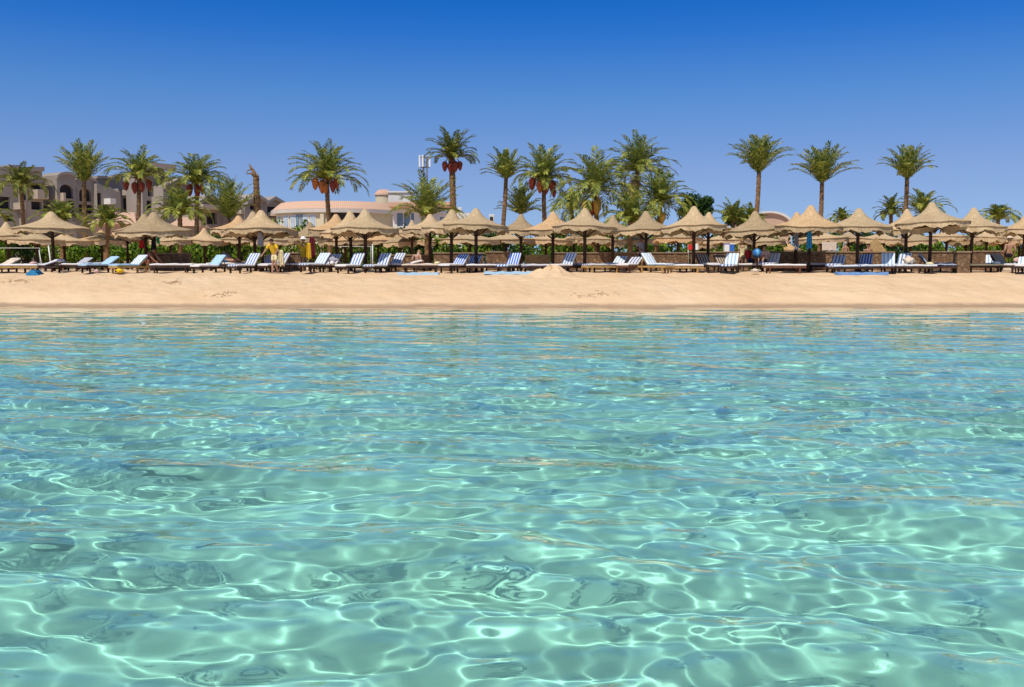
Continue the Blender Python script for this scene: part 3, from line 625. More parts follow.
# ------------------------------------------------------------------ hedge and round tree
def leaf_cloud(name, n, seed, mat, r=(1, 1, 1), size=.13, shell=.55, zcut=-.9):
    rng = random.Random(seed); mb = MB(); lumps = [(Vector((rng.uniform(-.62, .62), rng.uniform(-.6, .6), rng.uniform(-.55, .55))), rng.uniform(.3, .55)) for _ in range(13)]
    while len(mb.f) < n:
        c, rr = rng.choice(lumps); d = Vector((rng.gauss(0, 1), rng.gauss(0, 1), rng.gauss(0, 1))).normalized(); q = c + d * rr * rng.uniform(shell, 1.05)
        if q.z < zcut: continue
        p = Vector((q.x * r[0], q.y * r[1], q.z * r[2])); a = (d + Vector((rng.uniform(-.8, .8), rng.uniform(-.8, .8), rng.uniform(-.3, .9)))).normalized()
        t = a.cross(Vector((rng.uniform(-1, 1), rng.uniform(-1, 1), rng.uniform(-1, 1)))).normalized(); b = a.cross(t); s = size * rng.uniform(.6, 1.3)
        mb.add([p - t * s, p + b * s * .55, p + t * s, p - b * s * .55], [(0, 1, 2, 3)])
    return mb.mesh(name, MT[mat])
def branches(name, seed, h, spread):
    rng = random.Random(seed); mb = MB()
    for k in range(7):
        a = rng.uniform(0, 6.3); t = Vector((math.cos(a) * spread * rng.uniform(.3, 1), math.sin(a) * spread * .7, h * rng.uniform(.6, 1)))
        mb.tube([(math.cos(a) * .06, math.sin(a) * .06, 0), t * .5 + Vector((0, 0, .12)), t], [.05, .035, .015], 5)
    return mb.mesh(name, MT['wood_dark'])
clouds = [leaf_cloud('foliage', 1500, 61 + k, ['leaf', 'leaf_bright', 'leaf_dark', 'leaf'][k], (1.9, 1.1, 1.15), .12) for k in range(4)]
twigs = branches('stems', 5, 1.1, 1.2)
rng = random.Random(77)
x = -8; k = 0
while x < 1040:
    Y = rng.uniform(71, 74.5); v = rng.choice([0, 0, 1, 2, 3]); sc = rng.uniform(.85, 1.2)
    if 255 < x < 345: v = 1
    p = at(x, 250, Y); e = empty('hedge_shrub', (p.x, Y, 1.38), 'leafy green hedge shrub in the long row behind the parasols', 'shrub', 'hedge shrubs behind the parasols', rng.uniform(-.4, .4))
    e.scale = (sc, 1, sc * rng.uniform(1.25, 1.6)); o = link('foliage', clouds[v], e, (0, 0, 1.0)); link('stems', twigs, e)
    x += rng.uniform(19, 30) * sc; k += 1
p = at(697, 250, 79); e = empty('round_tree', (p.x, 79, 1.38), 'dense round dark green tree behind the large centre right parasol', 'tree')
mb = MB(); mb.tube([(0, 0, 0), (.1, 0, 1.6), (0, .1, 3.0)], [.2, .15, .1], 9); mb.tube([(.08, 0, 1.5), (.7, .2, 3.2)], [.1, .05], 7); mb.tube([(.05, 0, 1.7), (-.7, -.2, 3.3)], [.1, .05], 7); mb.build('trunk', MT['wood_dark'], e)
link('crown', leaf_cloud('crown', 2600, 5, 'leaf_dark', (1.5, 1.3, 1.25), .14), e, (0, 0, at(697, 208, 79).z - 1.38))
for px, py, s_, lab in ((737, 216, .8, 'dark bushy tree behind the little fan palm'),):
    p = at(px, 250, 80); e = empty('round_tree', (p.x, 80, 1.38), lab, 'tree'); mb = MB(); mb.tube([(0, 0, 0), (0, 0, 3)], [.15, .08], 8); mb.build('trunk', MT['wood_dark'], e)
    link('crown', leaf_cloud('crown', 1500, 8, 'leaf_dark', (1.5 * s_, 1.2 * s_, 1.1 * s_), .13), e, (0, 0, at(px, py, 80).z - 1.38))

# ------------------------------------------------------------------ parasols
def parasol(label, ax, ay, hw, ey, Y, px=None, group='straw parasols in the front rows', seed=0, table=False, base_z=None, drop=.27):
    rng = random.Random(seed * 7 + 3); A = at(ax, ay, Y); X = A.x; Z0 = gz(X, Y) if base_z is None else base_z
    rt = empty('beach_parasol', (X, Y, Z0 - .05), label, 'parasol', group, 0)
    ht_ = A.z - Z0 + .05; he = at(ax, ey, Y).z - Z0 + .05; r = hw * Y / F * 1.03; Hc = ht_ - he
    ph = rng.uniform(0, 6.3); NR = 8; lean = (rng.uniform(-.05, .05), rng.uniform(-.04, .04))
    prof = [(0.001, 1.0), (.035, .992), (.065, .96), (.095, .89), (.13, .79), (.18, .66), (.25, .53), (.34, .415), (.46, .31), (.60, .205), (.73, .125), (.86, .055), (.96, .012), (1.0, 0)]
    ir = [rng.uniform(-.035, .035) for _ in range(6)]
    def mod(i, rr, zz, w):
        s = rr / r; sag = (1 - math.cos(NR * (w - ph))) / 2
        q = rr * (1 - .035 * sag * s + .02 * math.sin(2 * w + ir[0] * 40)); z = zz - .03 * sag * s ** 2 * Hc * .9 + s ** 2 * (ir[1] * math.sin(w) + ir[2] * math.sin(3 * w + 1)) * .7
        return q, z + s * r * (lean[0] * math.cos(w) + lean[1] * math.sin(w))
    mb = MB(); N = 64
    P_ = [(s * r, he + t * Hc) for s, t in prof]
    mb.lathe(P_ + [(p[0] * .985, p[1] - .035) for p in P_[::-1]], N, mod=mod); mb.build('canopy', MT['thatch'], rt)
    mb = MB(); dl = drop
    def mod2(i, rr, zz, w):
        q, z = mod(13, rr, zz, w); arc = abs(math.sin(NR / 2 * (w - ph)))
        if i in (1, 2): z -= 0; z += dl * .42 * (1 - arc ** 1.2) - dl * .10 + .025 * math.sin(23 * w + ph) + .02 * math.sin(41 * w)
        return q, z
    mb.lathe([(r * .952, he + .005), (r * .985, he - dl), (r * .968, he - dl), (r * .93, he)], 128, mod=mod2, smooth=False); mb.build('valance', MT['thatch'], rt)
    ox = (px - ax) * Y / F * .6 if px is not None else 0
    mb = MB(); mb.tube([(ox, 0, -.15), (ox * .5, 0, ht_ * .55), (0, 0, ht_ - .12)], [.085, .08, .07], 10); mb.build('pole', MT['wood_dark'], rt)
    mb = MB()
    for k in range(NR):
        w = ph + 2 * PI * k / NR; c, s = math.cos(w), math.sin(w)
        mb.tube([(0, 0, ht_ - .35), (c * r * .3, s * r * .3, he + .36 * Hc), (c * r * .6, s * r * .6, he + .04), (c * r * .94, s * r * .94, he - .17)], .022, 5)
        mb.tube([(0, 0, he - .55), (c * r * .5, s * r * .5, he + .06)], .02, 5)
    mb.build('ribs', MT['wood_dark'], rt)
    if table:
        mb = MB(); mb.lathe([(.09, .86), (.45, .86), (.47, .89), (.45, .92), (.09, .92)], 28, smooth=False); mb.build('tray_table', MT['wood_dark'], rt)
        pass
    return rt
def YA(ay): return max(48.7, 2.88 * F / (267 - ay))
front = [
 (6, 222, 22, 236, 9, 0, 'leftmost parasol, its canopy cut by the left picture edge'),
 (51, 211.5, 36, 228, 53, 0, 'big broad parasol above the rolled blue striped cushion at left'),
 (153.5, 212, 37, 231, 154, 1, 'wide parasol over the crouching bather and hanging clothes'),
 (144, 214, 30, 231, 146, 0, 'parasol tucked right behind the wide one over the crouching bather'),
 (238.5, 215.5, 27, 230, 240, 0, 'parasol over the sunbather lying on a second row lounger'),
 (253, 211.5, 32, 231, 256, 0, 'parasol just behind the one with a grey towel on its pole'),
 (261, 210, 36, 230, 262, 0, 'broad parasol with a grey towel hung on its pole'),
 (336, 214, 28, 230, 336, 0, 'leftmost of the three overlapping parasols below the rounded hotel'),
 (350, 211, 31, 231, 351, 0, 'middle of the three overlapping parasols below the rounded hotel'),
 (365, 209, 34, 229, 365, 0, 'rightmost and nearest of the three parasols below the rounded hotel'),
 (412, 220, 17, 233, 412, 0, 'small parasol under the drooping fronds of the spiky palm'),
 (430, 214, 27, 229, 430, 0, 'parasol left behind the pair under the tallest date palm'),
 (452, 209.5, 30, 228, 450, 0, 'parasol directly beneath the tallest slim date palm'),
 (476, 208, 33, 226, 476, 1, 'parasol with tray table beside the bright blue striped lounger'),
 (521, 214, 24, 230, 521, 0, 'orange tinted parasol under the dense young palm'),
 (553, 211.5, 30, 229, 553, 0, 'parasol below the palm with dark red bunches'),
 (585, 208, 33, 227, 585, 0, 'parasol right of the sand heap, under red and yellow dates'),
 (613, 215, 20, 230, 613, 0, 'narrow parasol squeezed left of the standing man in grey'),
 (646, 211, 31, 230, 647, 0, 'parasol over the standing man in a grey shirt'),
 (709, 212, 25, 229, 708, 0, 'parasol peeking out behind the large one by the red sign'),
 (694, 206, 34, 227, 695, 0, 'large parasol in front of the red sign and round tree'),
 (755, 211, 32, 231, 754, 0, 'parasol with the blue beach ball at its pole'),
 (797, 212, 26, 229, 796, 0, 'parasol with a pinkish towel on its pole behind the blue towel'),
 (811, 205, 35, 226, 809, 1, 'large parasol with a bright blue towel hanging from its pole'),
 (859, 208, 33, 226, 858, 0, 'parasol between the two bare chested bathers on the right'),
 (907, 209, 28, 228, 907, 0, 'parasol behind the biggest right one, below the windblown palm'),
 (932, 202, 36, 223, 931, 0, 'biggest right parasol over the dark navy striped lounger'),
 (974, 207.5, 31, 227, 971, 0, 'parasol beside the lit stone pier on the right'),
 (1027, 213, 28, 230, 1022, 0, 'rightmost parasol, half cut by the right picture edge')]
for i, (ax, ay, hw_, ey, px, tb, lab) in enumerate(front):
    parasol(lab, ax, ay, hw_, ey, YA(ay), px, seed=i, table=bool(tb))
back = [
 (36, 231, 26, 239, 'back row parasol showing left below the big left parasol'), (64, 233, 27, 241, 'back row parasol showing right below the big left parasol'),
 (101, 230, 23, 240, 'back row parasol standing clear right of the big left parasol'), (127, 231, 20, 237, 'back row parasol left behind the wide parasol over the crouching bather'),
 (170, 233, 20, 240, 'back row parasol below the right rim of the crouching bather parasol'), (204, 228, 19, 240, 'back row parasol below the short arching palm'),
 (238, 232, 25, 240, 'back row parasol behind the sunbather under the fan palm'), (277, 231, 26, 240, 'back row parasol behind the woman in yellow'),
 (310, 222, 22, 236, 'second row parasol standing before the hotel windows'), (345, 233, 26, 241, 'back row parasol below the left two of three hotel parasols'),
 (378, 232, 26, 240, 'back row parasol below the nearest hotel parasol'), (400, 229, 17, 242, 'back row parasol left of the drooping palm parasol'),
 (425, 236, 13, 242, 'tiny back parasol left below the tallest palm'), (442, 232, 14, 241, 'small orange lit back parasol below the tallest palm'),
 (470, 231, 30, 239, 'wide flat back row parasol behind the tray table parasol'), (506, 232, 28, 239, 'back row parasol left of the orange tinted parasol'),
 (546, 233, 27, 240, 'back row parasol behind the checkered flat lounger'), (574, 232, 17, 239, 'back row parasol left behind the sand heap parasol'),
 (598, 232, 20, 240, 'back row parasol right behind the sand heap parasol'), (613, 237, 13, 243, 'tiny back parasol under the narrow squeezed parasol'),
 (638, 233, 25, 240, 'back row parasol behind the standing man in grey'), (678, 230, 25, 238, 'back row parasol left of the large round tree parasol pole'),
 (703, 239, 14, 245, 'tiny far parasol beside the red sign'), (727, 231, 29, 240, 'back row parasol above the blue and white boxes'),
 (762, 234, 23, 241, 'back row parasol behind the beach ball parasol'), (790, 243, 11, 249, 'tiny low parasol left of the hanging blue towel'),
 (822, 231, 26, 238, 'back row parasol behind the hanging blue towel'), (849, 232, 24, 238, 'back row parasol above the grey haired bather'),
 (881, 231, 24, 239, 'back row parasol above the leaning tan board'), (911, 228, 25, 240, 'back row parasol with a cloth, left of the biggest right parasol pole'),
 (947, 229, 20, 236, 'back row parasol right of the biggest right parasol pole'), (966, 236, 17, 241, 'tiny back parasol left of the stone pier parasol pole'),
 (987, 230, 18, 237, 'back row parasol right of the stone pier parasol pole'), (1003, 234, 16, 240, 'back row parasol above the bather with a bare back'),
 (1020, 231, 17, 239, 'back row parasol under the rightmost front parasol')]
for i, (ax, ay, hw_, ey, lab) in enumerate(back):
    Y = 61.5 + (i * 37 % 7) * .9
    if hw_ < 15: Y += 9
    if ay < 224: Y = 57
    parasol(lab, ax, ay, hw_, ey, Y, None, 'low parasols in the back rows', 100 + i, drop=.3)

# ------------------------------------------------------------------ low stone walls between the rows
def low_wall(label, x0, x1, py, Y, mat='stone', th=.35, name='stone_wall', cat='low wall', group='low stone walls among the parasols', cap=True):
    a, b = at(x0, py, Y), at(x1, py, Y); z0 = gz((a.x + b.x) / 2, Y) - .1; h = a.z - z0; w = b.x - a.x
    e = tag(empty(name, ((a.x + b.x) / 2, Y, z0), label, cat, group), kind='thing')
    mb = MB(); nx = max(2, int(w / .5)); rng = random.Random(int(x0))
    mb.box((0, 0, (h - .07) / 2), (w, th, h - .07), None, .03); mb.build('masonry', MT[mat], e)
    if cap:
        mb = MB(); mb.box((0, 0, h - .033), (w + .08, th + .1, .07), None, .015); mb.build('coping', MT['cap'], e)
    return e
low_wall('low stone wall behind the crouching bather', 152, 190, 253, 53.5)
low_wall('low stone wall right of the woman in yellow', 283, 304, 252.5, 54)
low_wall('low stone wall below the spiky palm and sitting bather', 386, 431, 254.5, 55.5)
low_wall('sunlit low stone wall behind the bright blue striped lounger', 434, 484, 252.5, 53.2)
low_wall('shaded low stone wall right of the tray table pole', 486, 511, 251.5, 54.4)
low_wall('short tan reed screen left of the sand heap', 525, 550, 253.5, 54.5, 'reed', .08, 'reed_screen', 'screen', None, False)
low_wall('long low stone wall behind the sand heap parasol', 553, 638, 252.3, 55.6)
low_wall('low stone wall left of the large red sign parasol', 641, 688, 252.3, 55.2)
low_wall('low stone wall between red sign and beach ball', 690, 748, 251.5, 55.4)
low_wall('long sunlit stone wall under the hanging blue towel', 771, 835, 251.3, 52.6)
low_wall('low stone wall in front of the two bare chested bathers', 837, 893, 251.5, 53.4)
low_wall('low stone wall behind the dark navy striped lounger', 912, 953, 251.2, 53)
low_wall('low stone wall right of the lit stone pier', 970, 1001, 250.8, 52.8)
low_wall('lit square stone pier between loungers near the right edge', 955.5, 968.5, 251.3, 47.9, 'stone', .5, 'stone_pier', 'pier', None)

# ------------------------------------------------------------------ sun loungers
def lounger(label, cx, Y, th, raise_, seat, back_m=None, wood='wood_dark', group='sun loungers lined up on the beach', L=1.95, Wd=.64, pillow=None, low=0.):
    p = at(cx, 268, Y); z = gz(p.x, Y); e = empty('sun_lounger', (p.x, Y, z - .02), label, 'sun lounger', group, R(th))
    hz = .33 - low; hb = .30
    yb = .28                                                 # hinge of the backrest
    mb = MB()
    for sx_ in (-1, 1): mb.box((sx_ * (Wd / 2 - .02), 0, hz - .04), (.05, L, .09))
    for k in range(9): mb.box((0, -L / 2 + .12 + k * .155, hz - .005), (Wd - .1, .07, .025))
    mb.box((0, -L / 2 + .02, hz - .04), (Wd - .06, .05, .085)); mb.box((0, L / 2 - .02, hz - .04), (Wd - .06, .05, .085)); mb.build('frame', MT[wood], e)
    for sx_ in (-1, 1):
        for yy in (-L / 2 + .22, L / 2 - .3):
            mb = MB(); mb.box((sx_ * (Wd / 2 - .03), yy, (hz - .08) / 2), (.065, .075, hz - .08)); mb.build('leg', MT[wood], e)
    a = R(raise_); bl = L / 2 - yb - .02
    def slab(mb, y0, y1, f, t=.10, w=Wd - .02, n=7, edge=.04):
        vs_ = []; ns = 9
        for i in range(n + 1):
            y = y0 + (y1 - y0) * i / n; tt = t * (1 - .25 * (abs(2 * i / n - 1) ** 6)) + .012 * math.sin(i * 2.1)
            for j, (xx, k) in enumerate([(-.5, .15), (-.5, .75), (-.46, 1), (-.2, 1.06), (.2, 1.06), (.46, 1), (.5, .75), (.5, .15), (0, 0)]):
                vs_.append(f(xx * w, y, k * tt))
        fs = [(i * ns + j, i * ns + (j + 1) % ns, (i + 1) * ns + (j + 1) % ns, (i + 1) * ns + j) for i in range(n) for j in range(ns)]
        mb.add(vs_, fs, True); mb.add(vs_, [tuple(range(ns))[::-1], tuple(n * ns + k for k in range(ns))])
    mb = MB(); slab(mb, -L / 2, yb if a else L / 2, lambda x, y, t: (x, y, hz + .012 + t)); mb.build('mattress', MT[seat], e)
    if a:
        ca, sa = math.cos(a), math.sin(a)
        rotf = lambda x, y, t: (x, yb + (y - yb) * ca - t * sa, hz + .015 + (y - yb) * sa + t * ca)
        mb = MB(); slab(mb, yb + .01, yb + bl + .06, rotf); mb.build('backrest', MT[back_m or seat], e)
        mb = MB()
        for sx_ in (-1, 1):
            mb.tube([rotf(sx_ * (Wd / 2 - .05), yb, -.03), rotf(sx_ * (Wd / 2 - .05), yb + bl, -.03)], .022, 5)
            mb.tube([rotf(sx_ * (Wd / 2 - .05), yb + bl * .7, -.04), (sx_ * (Wd / 2 - .05), yb + bl * ca * .7 + .18, hz - .05)], .018, 5)
        for k in range(4): mb.tube([rotf(-(Wd / 2 - .05), yb + bl * (.15 + .25 * k), -.035), rotf(Wd / 2 - .05, yb + bl * (.15 + .25 * k), -.035)], .02, 5)
        mb.build('back_frame', MT[wood], e)
    if pillow:
        mb = MB(); py_, pz = (yb + bl * math.cos(a) * .8, hz + .06 + bl * math.sin(a) * .8) if a else (L / 2 - .22, hz + .12)
        bm = bmesh.new(); bmesh.ops.create_icosphere(bm, subdivisions=2, radius=1)
        for v in bm.verts: v.co = Vector((v.co.x * Wd * .42, v.co.y * .17 + py_, v.co.z * .085 + pz + .03))
        bm.verts.index_update(); mb.add([v.co for v in bm.verts], [[v.index for v in f.verts] for f in bm.faces], True); bm.free(); mb.build('pillow', MT[pillow], e)
    return e
LG = [
 (0, 49, -62, 25, 'beige_cloth', None, 'wood_dark', 'beige_cloth', 'beige lounger cut off by the left picture edge'),
 (17, 48.9, -78, 0, 'white_cloth', None, 'wood_yellow', 'pink_cloth', 'flat white lounger with yellow wood frame at far left'),
 (43, 49.4, -100, 16, 'navy_stripe', 'bright_stripe', 'wood_dark', 'white_cloth', 'lounger with rounded blue striped head and white pillow at left'),
 (62, 50.2, -70, 0, 'white_cloth', None, 'wood_dark', None, 'flat white lounger right of the big left parasol pole'),
 (76, 55, -60, 28, 'navy_stripe', None, 'wood_dark', None, 'second row navy striped lounger behind the flat white one'),
 (102, 55.5, -60, 28, 'navy_stripe', None, 'wood_dark', None, 'second row navy striped lounger under the clear back parasol'),
 (100, 49, -74, 30, 'pale_blue', 'pale_blue', 'wood_dark', None, 'plain light blue lounger with raised wedge backrest'),
 (130, 48.8, -70, 38, 'pale_blue', 'pale_stripe', 'wood_yellow', None, 'light blue lounger with pale striped backrest before the crouching bather'),
 (172, 49, -82, 0, 'white_cloth', None, 'wood_dark', None, 'flat white lounger in front of the first stone wall'),
 (210, 49.2, -68, 42, 'white_cloth', 'pale_blue', 'wood_dark', None, 'white lounger with a light blue towel over its backrest'),
 (226, 52.6, -80, 0, 'blue_stripe', None, 'wood_dark', None, 'second row lounger carrying the lying sunbather'),
 (246, 49, -62, 50, 'blue_stripe', None, 'wood_dark', None, 'blue and white striped lounger left of the woman in yellow'),
 (276, 49.8, -62, 48, 'white_cloth', 'navy_stripe', 'wood_dark', None, 'lounger directly behind the bare legs of the woman in yellow'),
 (316, 48.8, -66, 44, 'blue_stripe', 'pale_stripe', 'wood_dark', None, 'low blue striped lounger right of the person in yellow dress'),
 (328, 50.2, -64, 44, 'blue_stripe', None, 'wood_dark', None, 'striped lounger just behind the low blue striped one'),
 (352, 48.8, -58, 52, 'white_cloth', 'blue_stripe', 'wood_dark', None, 'lounger with white seat below the middle hotel parasol'),
 (379, 49.2, -58, 52, 'blue_stripe', None, 'wood_dark', None, 'steep striped lounger below the nearest hotel parasol'),
 (402, 50.2, -74, 14, 'white_cloth', None, 'wood_dark', None, 'low white lounger in front of the sitting pink bather'),
 (422, 49.6, -80, 0, 'beige_cloth', None, 'wood_dark', 'cream_cloth', 'flat beige lounger with cream pillow before the sunlit wall'),
 (455, 48.8, -70, 40, 'white_cloth', 'bright_stripe', 'wood_dark', None, 'lounger with bright blue striped back by the tray table pole'),
 (486, 49.2, -80, 0, 'white_cloth', None, 'wood_dark', None, 'flat white lounger right of the tray table pole'),
 (510, 48.9, -56, 52, 'blue_stripe', 'bright_stripe', 'wood_dark', None, 'steep bright blue striped lounger left of the sand heap'),
 (530, 50.4, -72, 0, 'navy_stripe', None, 'wood_dark', None, 'rear one of two flat checkered loungers left of sand heap'),
 (542, 48.9, -64, 0, 'navy_stripe', None, 'wood_dark', None, 'front one of two flat checkered loungers left of sand heap'),
 (564, 49.2, -38, 54, 'white_cloth', 'blue_stripe', 'wood_dark', None, 'steep lounger with broad blue stripes behind the sand heap'),
 (602, 49.2, -62, 0, 'navy_stripe', None, 'wood_yellow', None, 'flat dark striped lounger right of the sand heap'),
 (630, 49.6, -68, 26, 'white_cloth', 'navy_stripe', 'wood_red', None, 'lounger below the standing man in grey'),
 (656, 49, 35, 46, 'pale_stripe', None, 'wood_yellow', None, 'pale striped steep lounger with yellow legs facing the sea'),
 (682, 48.9, -84, 0, 'white_cloth', None, 'wood_yellow', None, 'flat white lounger with yellow legs at large parasol pole'),
 (707, 49.6, 10, 38, 'white_cloth', 'brown_stripe', 'wood_dark', None, 'lounger with brown striped backrest right of large parasol pole'),
 (725, 51, 12, 38, 'white_cloth', 'brown_stripe', 'wood_dark', None, 'rear lounger with brown striped backrest beside a pale striped one'),
 (730, 48.6, -52, 48, 'blue_stripe', 'pale_stripe', 'wood_dark', None, 'pale blue striped lounger left of the beach ball'),
 (748, 50, -75, 0, 'white_cloth', None, 'wood_dark', 'navy_cloth', 'flat lounger beside the beach ball with navy pillow'),
 (784, 48.8, -90, 0, 'white_cloth', None, 'wood_red', None, 'long flat white lounger on red brown timber base'),
 (836, 49.3, -68, 36, 'blue_stripe', None, 'wood_dark', None, 'striped lounger with half raised back under blue towel parasol'),
 (864, 49.8, -66, 42, 'white_cloth', 'bright_stripe', 'wood_dark', None, 'lounger with deep blue striped back below the seated bather'),
 (888, 48.8, -20, 50, 'pale_stripe', 'pale_stripe', 'wood_dark', None, 'left one of two broad pale striped steep loungers'),
 (902, 49.1, -34, 50, 'pale_stripe', 'blue_stripe', 'wood_dark', None, 'broad blue and white lounger right of the pale striped one'),
 (914, 48.2, -88, 0, 'blue_stripe', None, 'wood_dark', 'cream_cloth', 'flat striped lounger foot with cream pillow left of the navy one'),
 (935, 49, 62, 46, 'night_stripe', 'night_stripe', 'wood_dark', None, 'dark navy striped lounger turned right under biggest parasol'),
 (981, 49.2, -86, 0, 'cream_cloth', None, 'wood_dark', 'white_cloth', 'flat cream lounger right of the lit stone pier'),
 (1006, 49.6, 15, 44, 'white_cloth', 'brown_stripe', 'wood_dark', None, 'lounger with brown striped back before the bare backed bather'),
 (1024, 48.8, -75, 30, 'white_cloth', 'pale_stripe', 'wood_dark', None, 'white lounger cut off by the right picture edge')]
LG += [
 (188, 51.6, -70, 0, 'white_cloth', None, 'wood_dark', None, 'flat white second row lounger at the end of the first stone wall'),
 (262, 51.4, -66, 40, 'white_cloth', 'blue_stripe', 'wood_dark', None, 'second row striped lounger under the pale grey towel'),
 (296, 50.4, -74, 0, 'blue_stripe', None, 'wood_dark', None, 'flat striped lounger at the feet of the yellow dress'),
 (393, 51.4, -66, 46, 'white_cloth', 'blue_stripe', 'wood_dark', None, 'second row striped lounger left of the sitting pink bather'),
 (440, 51.2, -70, 0, 'white_cloth', None, 'wood_dark', None, 'flat white second row lounger close to the sunlit wall'),
 (470, 50.6, -66, 44, 'blue_stripe', 'bright_stripe', 'wood_dark', None, 'second bright blue striped lounger just behind the tray table pole'),
 (498, 51, -66, 0, 'white_cloth', None, 'wood_dark', None, 'flat white lounger before the shaded wall'),
 (580, 50.8, -70, 0, 'pale_stripe', None, 'wood_dark', None, 'flat pale striped lounger behind the pole by the sand heap'),
 (616, 50.9, -66, 30, 'pale_stripe', None, 'wood_dark', None, 'half raised pale lounger left of the standing man'),
 (672, 50.6, -66, 0, 'white_cloth', None, 'wood_dark', None, 'flat white second row lounger left of large parasol pole'),
 (771, 50.6, -64, 44, 'blue_stripe', 'pale_stripe', 'wood_dark', None, 'second row striped lounger behind the red brown timber base'),
 (820, 50.8, -70, 0, 'white_cloth', None, 'wood_dark', None, 'flat white second row lounger right of the blue towel pole'),
 (850, 48.4, -80, 0, 'blue_stripe', None, 'wood_dark', None, 'front flat striped lounger behind the long deep blue mat'),
 (876, 48.4, -76, 0, 'blue_stripe', None, 'wood_dark', None, 'flat striped seat joined to the broad pale striped pair'),
 (948, 50.6, -70, 0, 'navy_stripe', None, 'wood_dark', None, 'flat navy striped lounger left of the lit stone pier'),
 (992, 50.4, -62, 36, 'pale_stripe', None, 'wood_dark', None, 'half raised pale lounger behind the flat cream one')]
for cx, Y, th, ra, st, bk, wd, pl, lab in LG:
    if Y < 50 and cx != 981: Y -= .9 if cx != 914 else .6
    if cx == 981: Y = 48.75
    lounger(lab, cx, Y, th * (.42 if ra > 20 and -80 < th < -40 else 1), ra * 1.06, st, bk, wd, pillow=pl)

# foam mats lying on the sand
for x0, x1, Y, mt, lab in ((398, 439, 46.7, 'pale_blue', 'long light blue mat on the sand before the sunlit wall lounger'), (484, 532, 46.7, 'pale_blue', 'long light blue mat on the sand left of the sand heap'), (836, 886, 46.6, 'blue_mat', 'long deep blue mat on the sand under the right loungers'), (29, 41, 46.9, 'sea_blue', 'small bright blue cloth dropped below the rounded striped lounger')):
    a, b = at(x0, 272, Y), at(x1, 272, Y); z = gz((a.x + b.x) / 2, Y); e = empty('beach_mat', ((a.x + b.x) / 2, Y, z), lab, 'mat')
    w = b.x - a.x; mb = MB(); n = 16
    for i in range(n):
        xa, xb = -w / 2 + w * i / n, -w / 2 + w * (i + 1) / n; za, zb2 = .02 * math.sin(i * 1.3), .02 * math.sin((i + 1) * 1.3); t = .085 if x0 > 30 else .2 * math.sin(PI * (i + .5) / n) + .05
        q = [(xa, -.34, za - .05), (xb, -.34, zb2 - .05), (xb, .34, zb2 - .05), (xa, .34, za - .05), (xa, -.32, za + t), (xb, -.32, zb2 + t), (xb, .32, zb2 + t), (xa, .32, za + t)]
        mb.add(q, [(4, 5, 6, 7), (0, 1, 5, 4), (2, 3, 7, 6)] + ([(3, 0, 4, 7)] if i == 0 else []) + ([(1, 2, 6, 5)] if i == n - 1 else []))
    mb.build('pad', MT[mt], e)

# ------------------------------------------------------------------ sand heap
p = at(550, 278, 46.1); rng = random.Random(9); mb = MB(); n = 48; rr_ = 16
pts = []; X0, Y0 = p.x, 46.1
for i in range(rr_ + 1):
    s = i / rr_
    for k in range(n):
        w = 2 * PI * k / n; r = s * (1.02 + .16 * math.sin(3 * w + 1) + .1 * math.sin(5 * w)); x_, y_ = r * math.cos(w), r * math.sin(w) * .9
        hgt = .47 * max(0, 1 - s) ** .95 * (1 + .16 * math.sin(4 * w + 6 * s)) + .10 * math.exp(-((s - .35) / .14) ** 2) * math.cos(w - .6) + (.05 * math.sin(9 * w + 14 * s) + .03 * math.sin(17 * w - 9 * s) + rng.uniform(-.045, .045)) * (1 - s) * min(1, s * 4)
        pts.append((x_, y_, gz(X0 + x_, Y0 + y_) + hgt - (.05 if i == rr_ else 0)))
mb.add(pts, [(i * n + k, (i + 1) * n + k, (i + 1) * n + (k + 1) % n, i * n + (k + 1) % n) for i in range(rr_) for k in range(n)], True)
tag(mb.build('sand_heap', MT['sand'], None, (X0, Y0, 0)), 'small pointed heap of sand on the beach crest near centre', 'sand heap')
mb = MB()                                                     # brownish strands standing in for disturbed-sand strips on the beach face
def disturbed_sand(px, py, w, lab, seed):
    rng = random.Random(seed); mb = MB(); Yb = 43.0
    Yb = min((abs(at(px, py, q).z - gz(at(px, py, q).x, q)), q) for q in np.arange(40, 50, .1))[1]
    X_ = at(px, py, Yb).x; hw_ = w * Yb / F / 2
    for i in range(34):
        x_ = rng.gauss(0, hw_ * .5); y_ = rng.gauss(0, .22) + .12 * math.sin(x_ * 4); a = rng.uniform(0, 6.3); l = rng.uniform(.04, .12)
        q = []
        for t in (-1, 0, 1):
            xx, yy = x_ + math.cos(a) * l * t, y_ + math.sin(a) * l * t; q.append((xx, yy, gz(X_ + xx, Yb + yy) + .012 + .03 * (t == 0)))
        mb.tube(q, [.004, .009, .004], 4)
    o = mb.build('sand_strip', MT['disturbed_sand'], None, (X_, Yb, 0)); tag(o, lab, 'sand_strip', None, 'stuff')
MT['disturbed_sand'] = simple('disturbed_sand', (.34, .22, .12), .4, 8)
disturbed_sand(222, 295, 26, 'long strip of disturbed sand on the beach below the woman in yellow', 1)
disturbed_sand(592, 295, 44, 'thin strip of disturbed sand on the beach right of the sand heap', 2)
disturbed_sand(18, 281, 26, 'disturbed sand patch at the far left beach crest', 3)
disturbed_sand(172, 283, 20, 'disturbed sand patch below the flat white lounger at the first wall', 4)

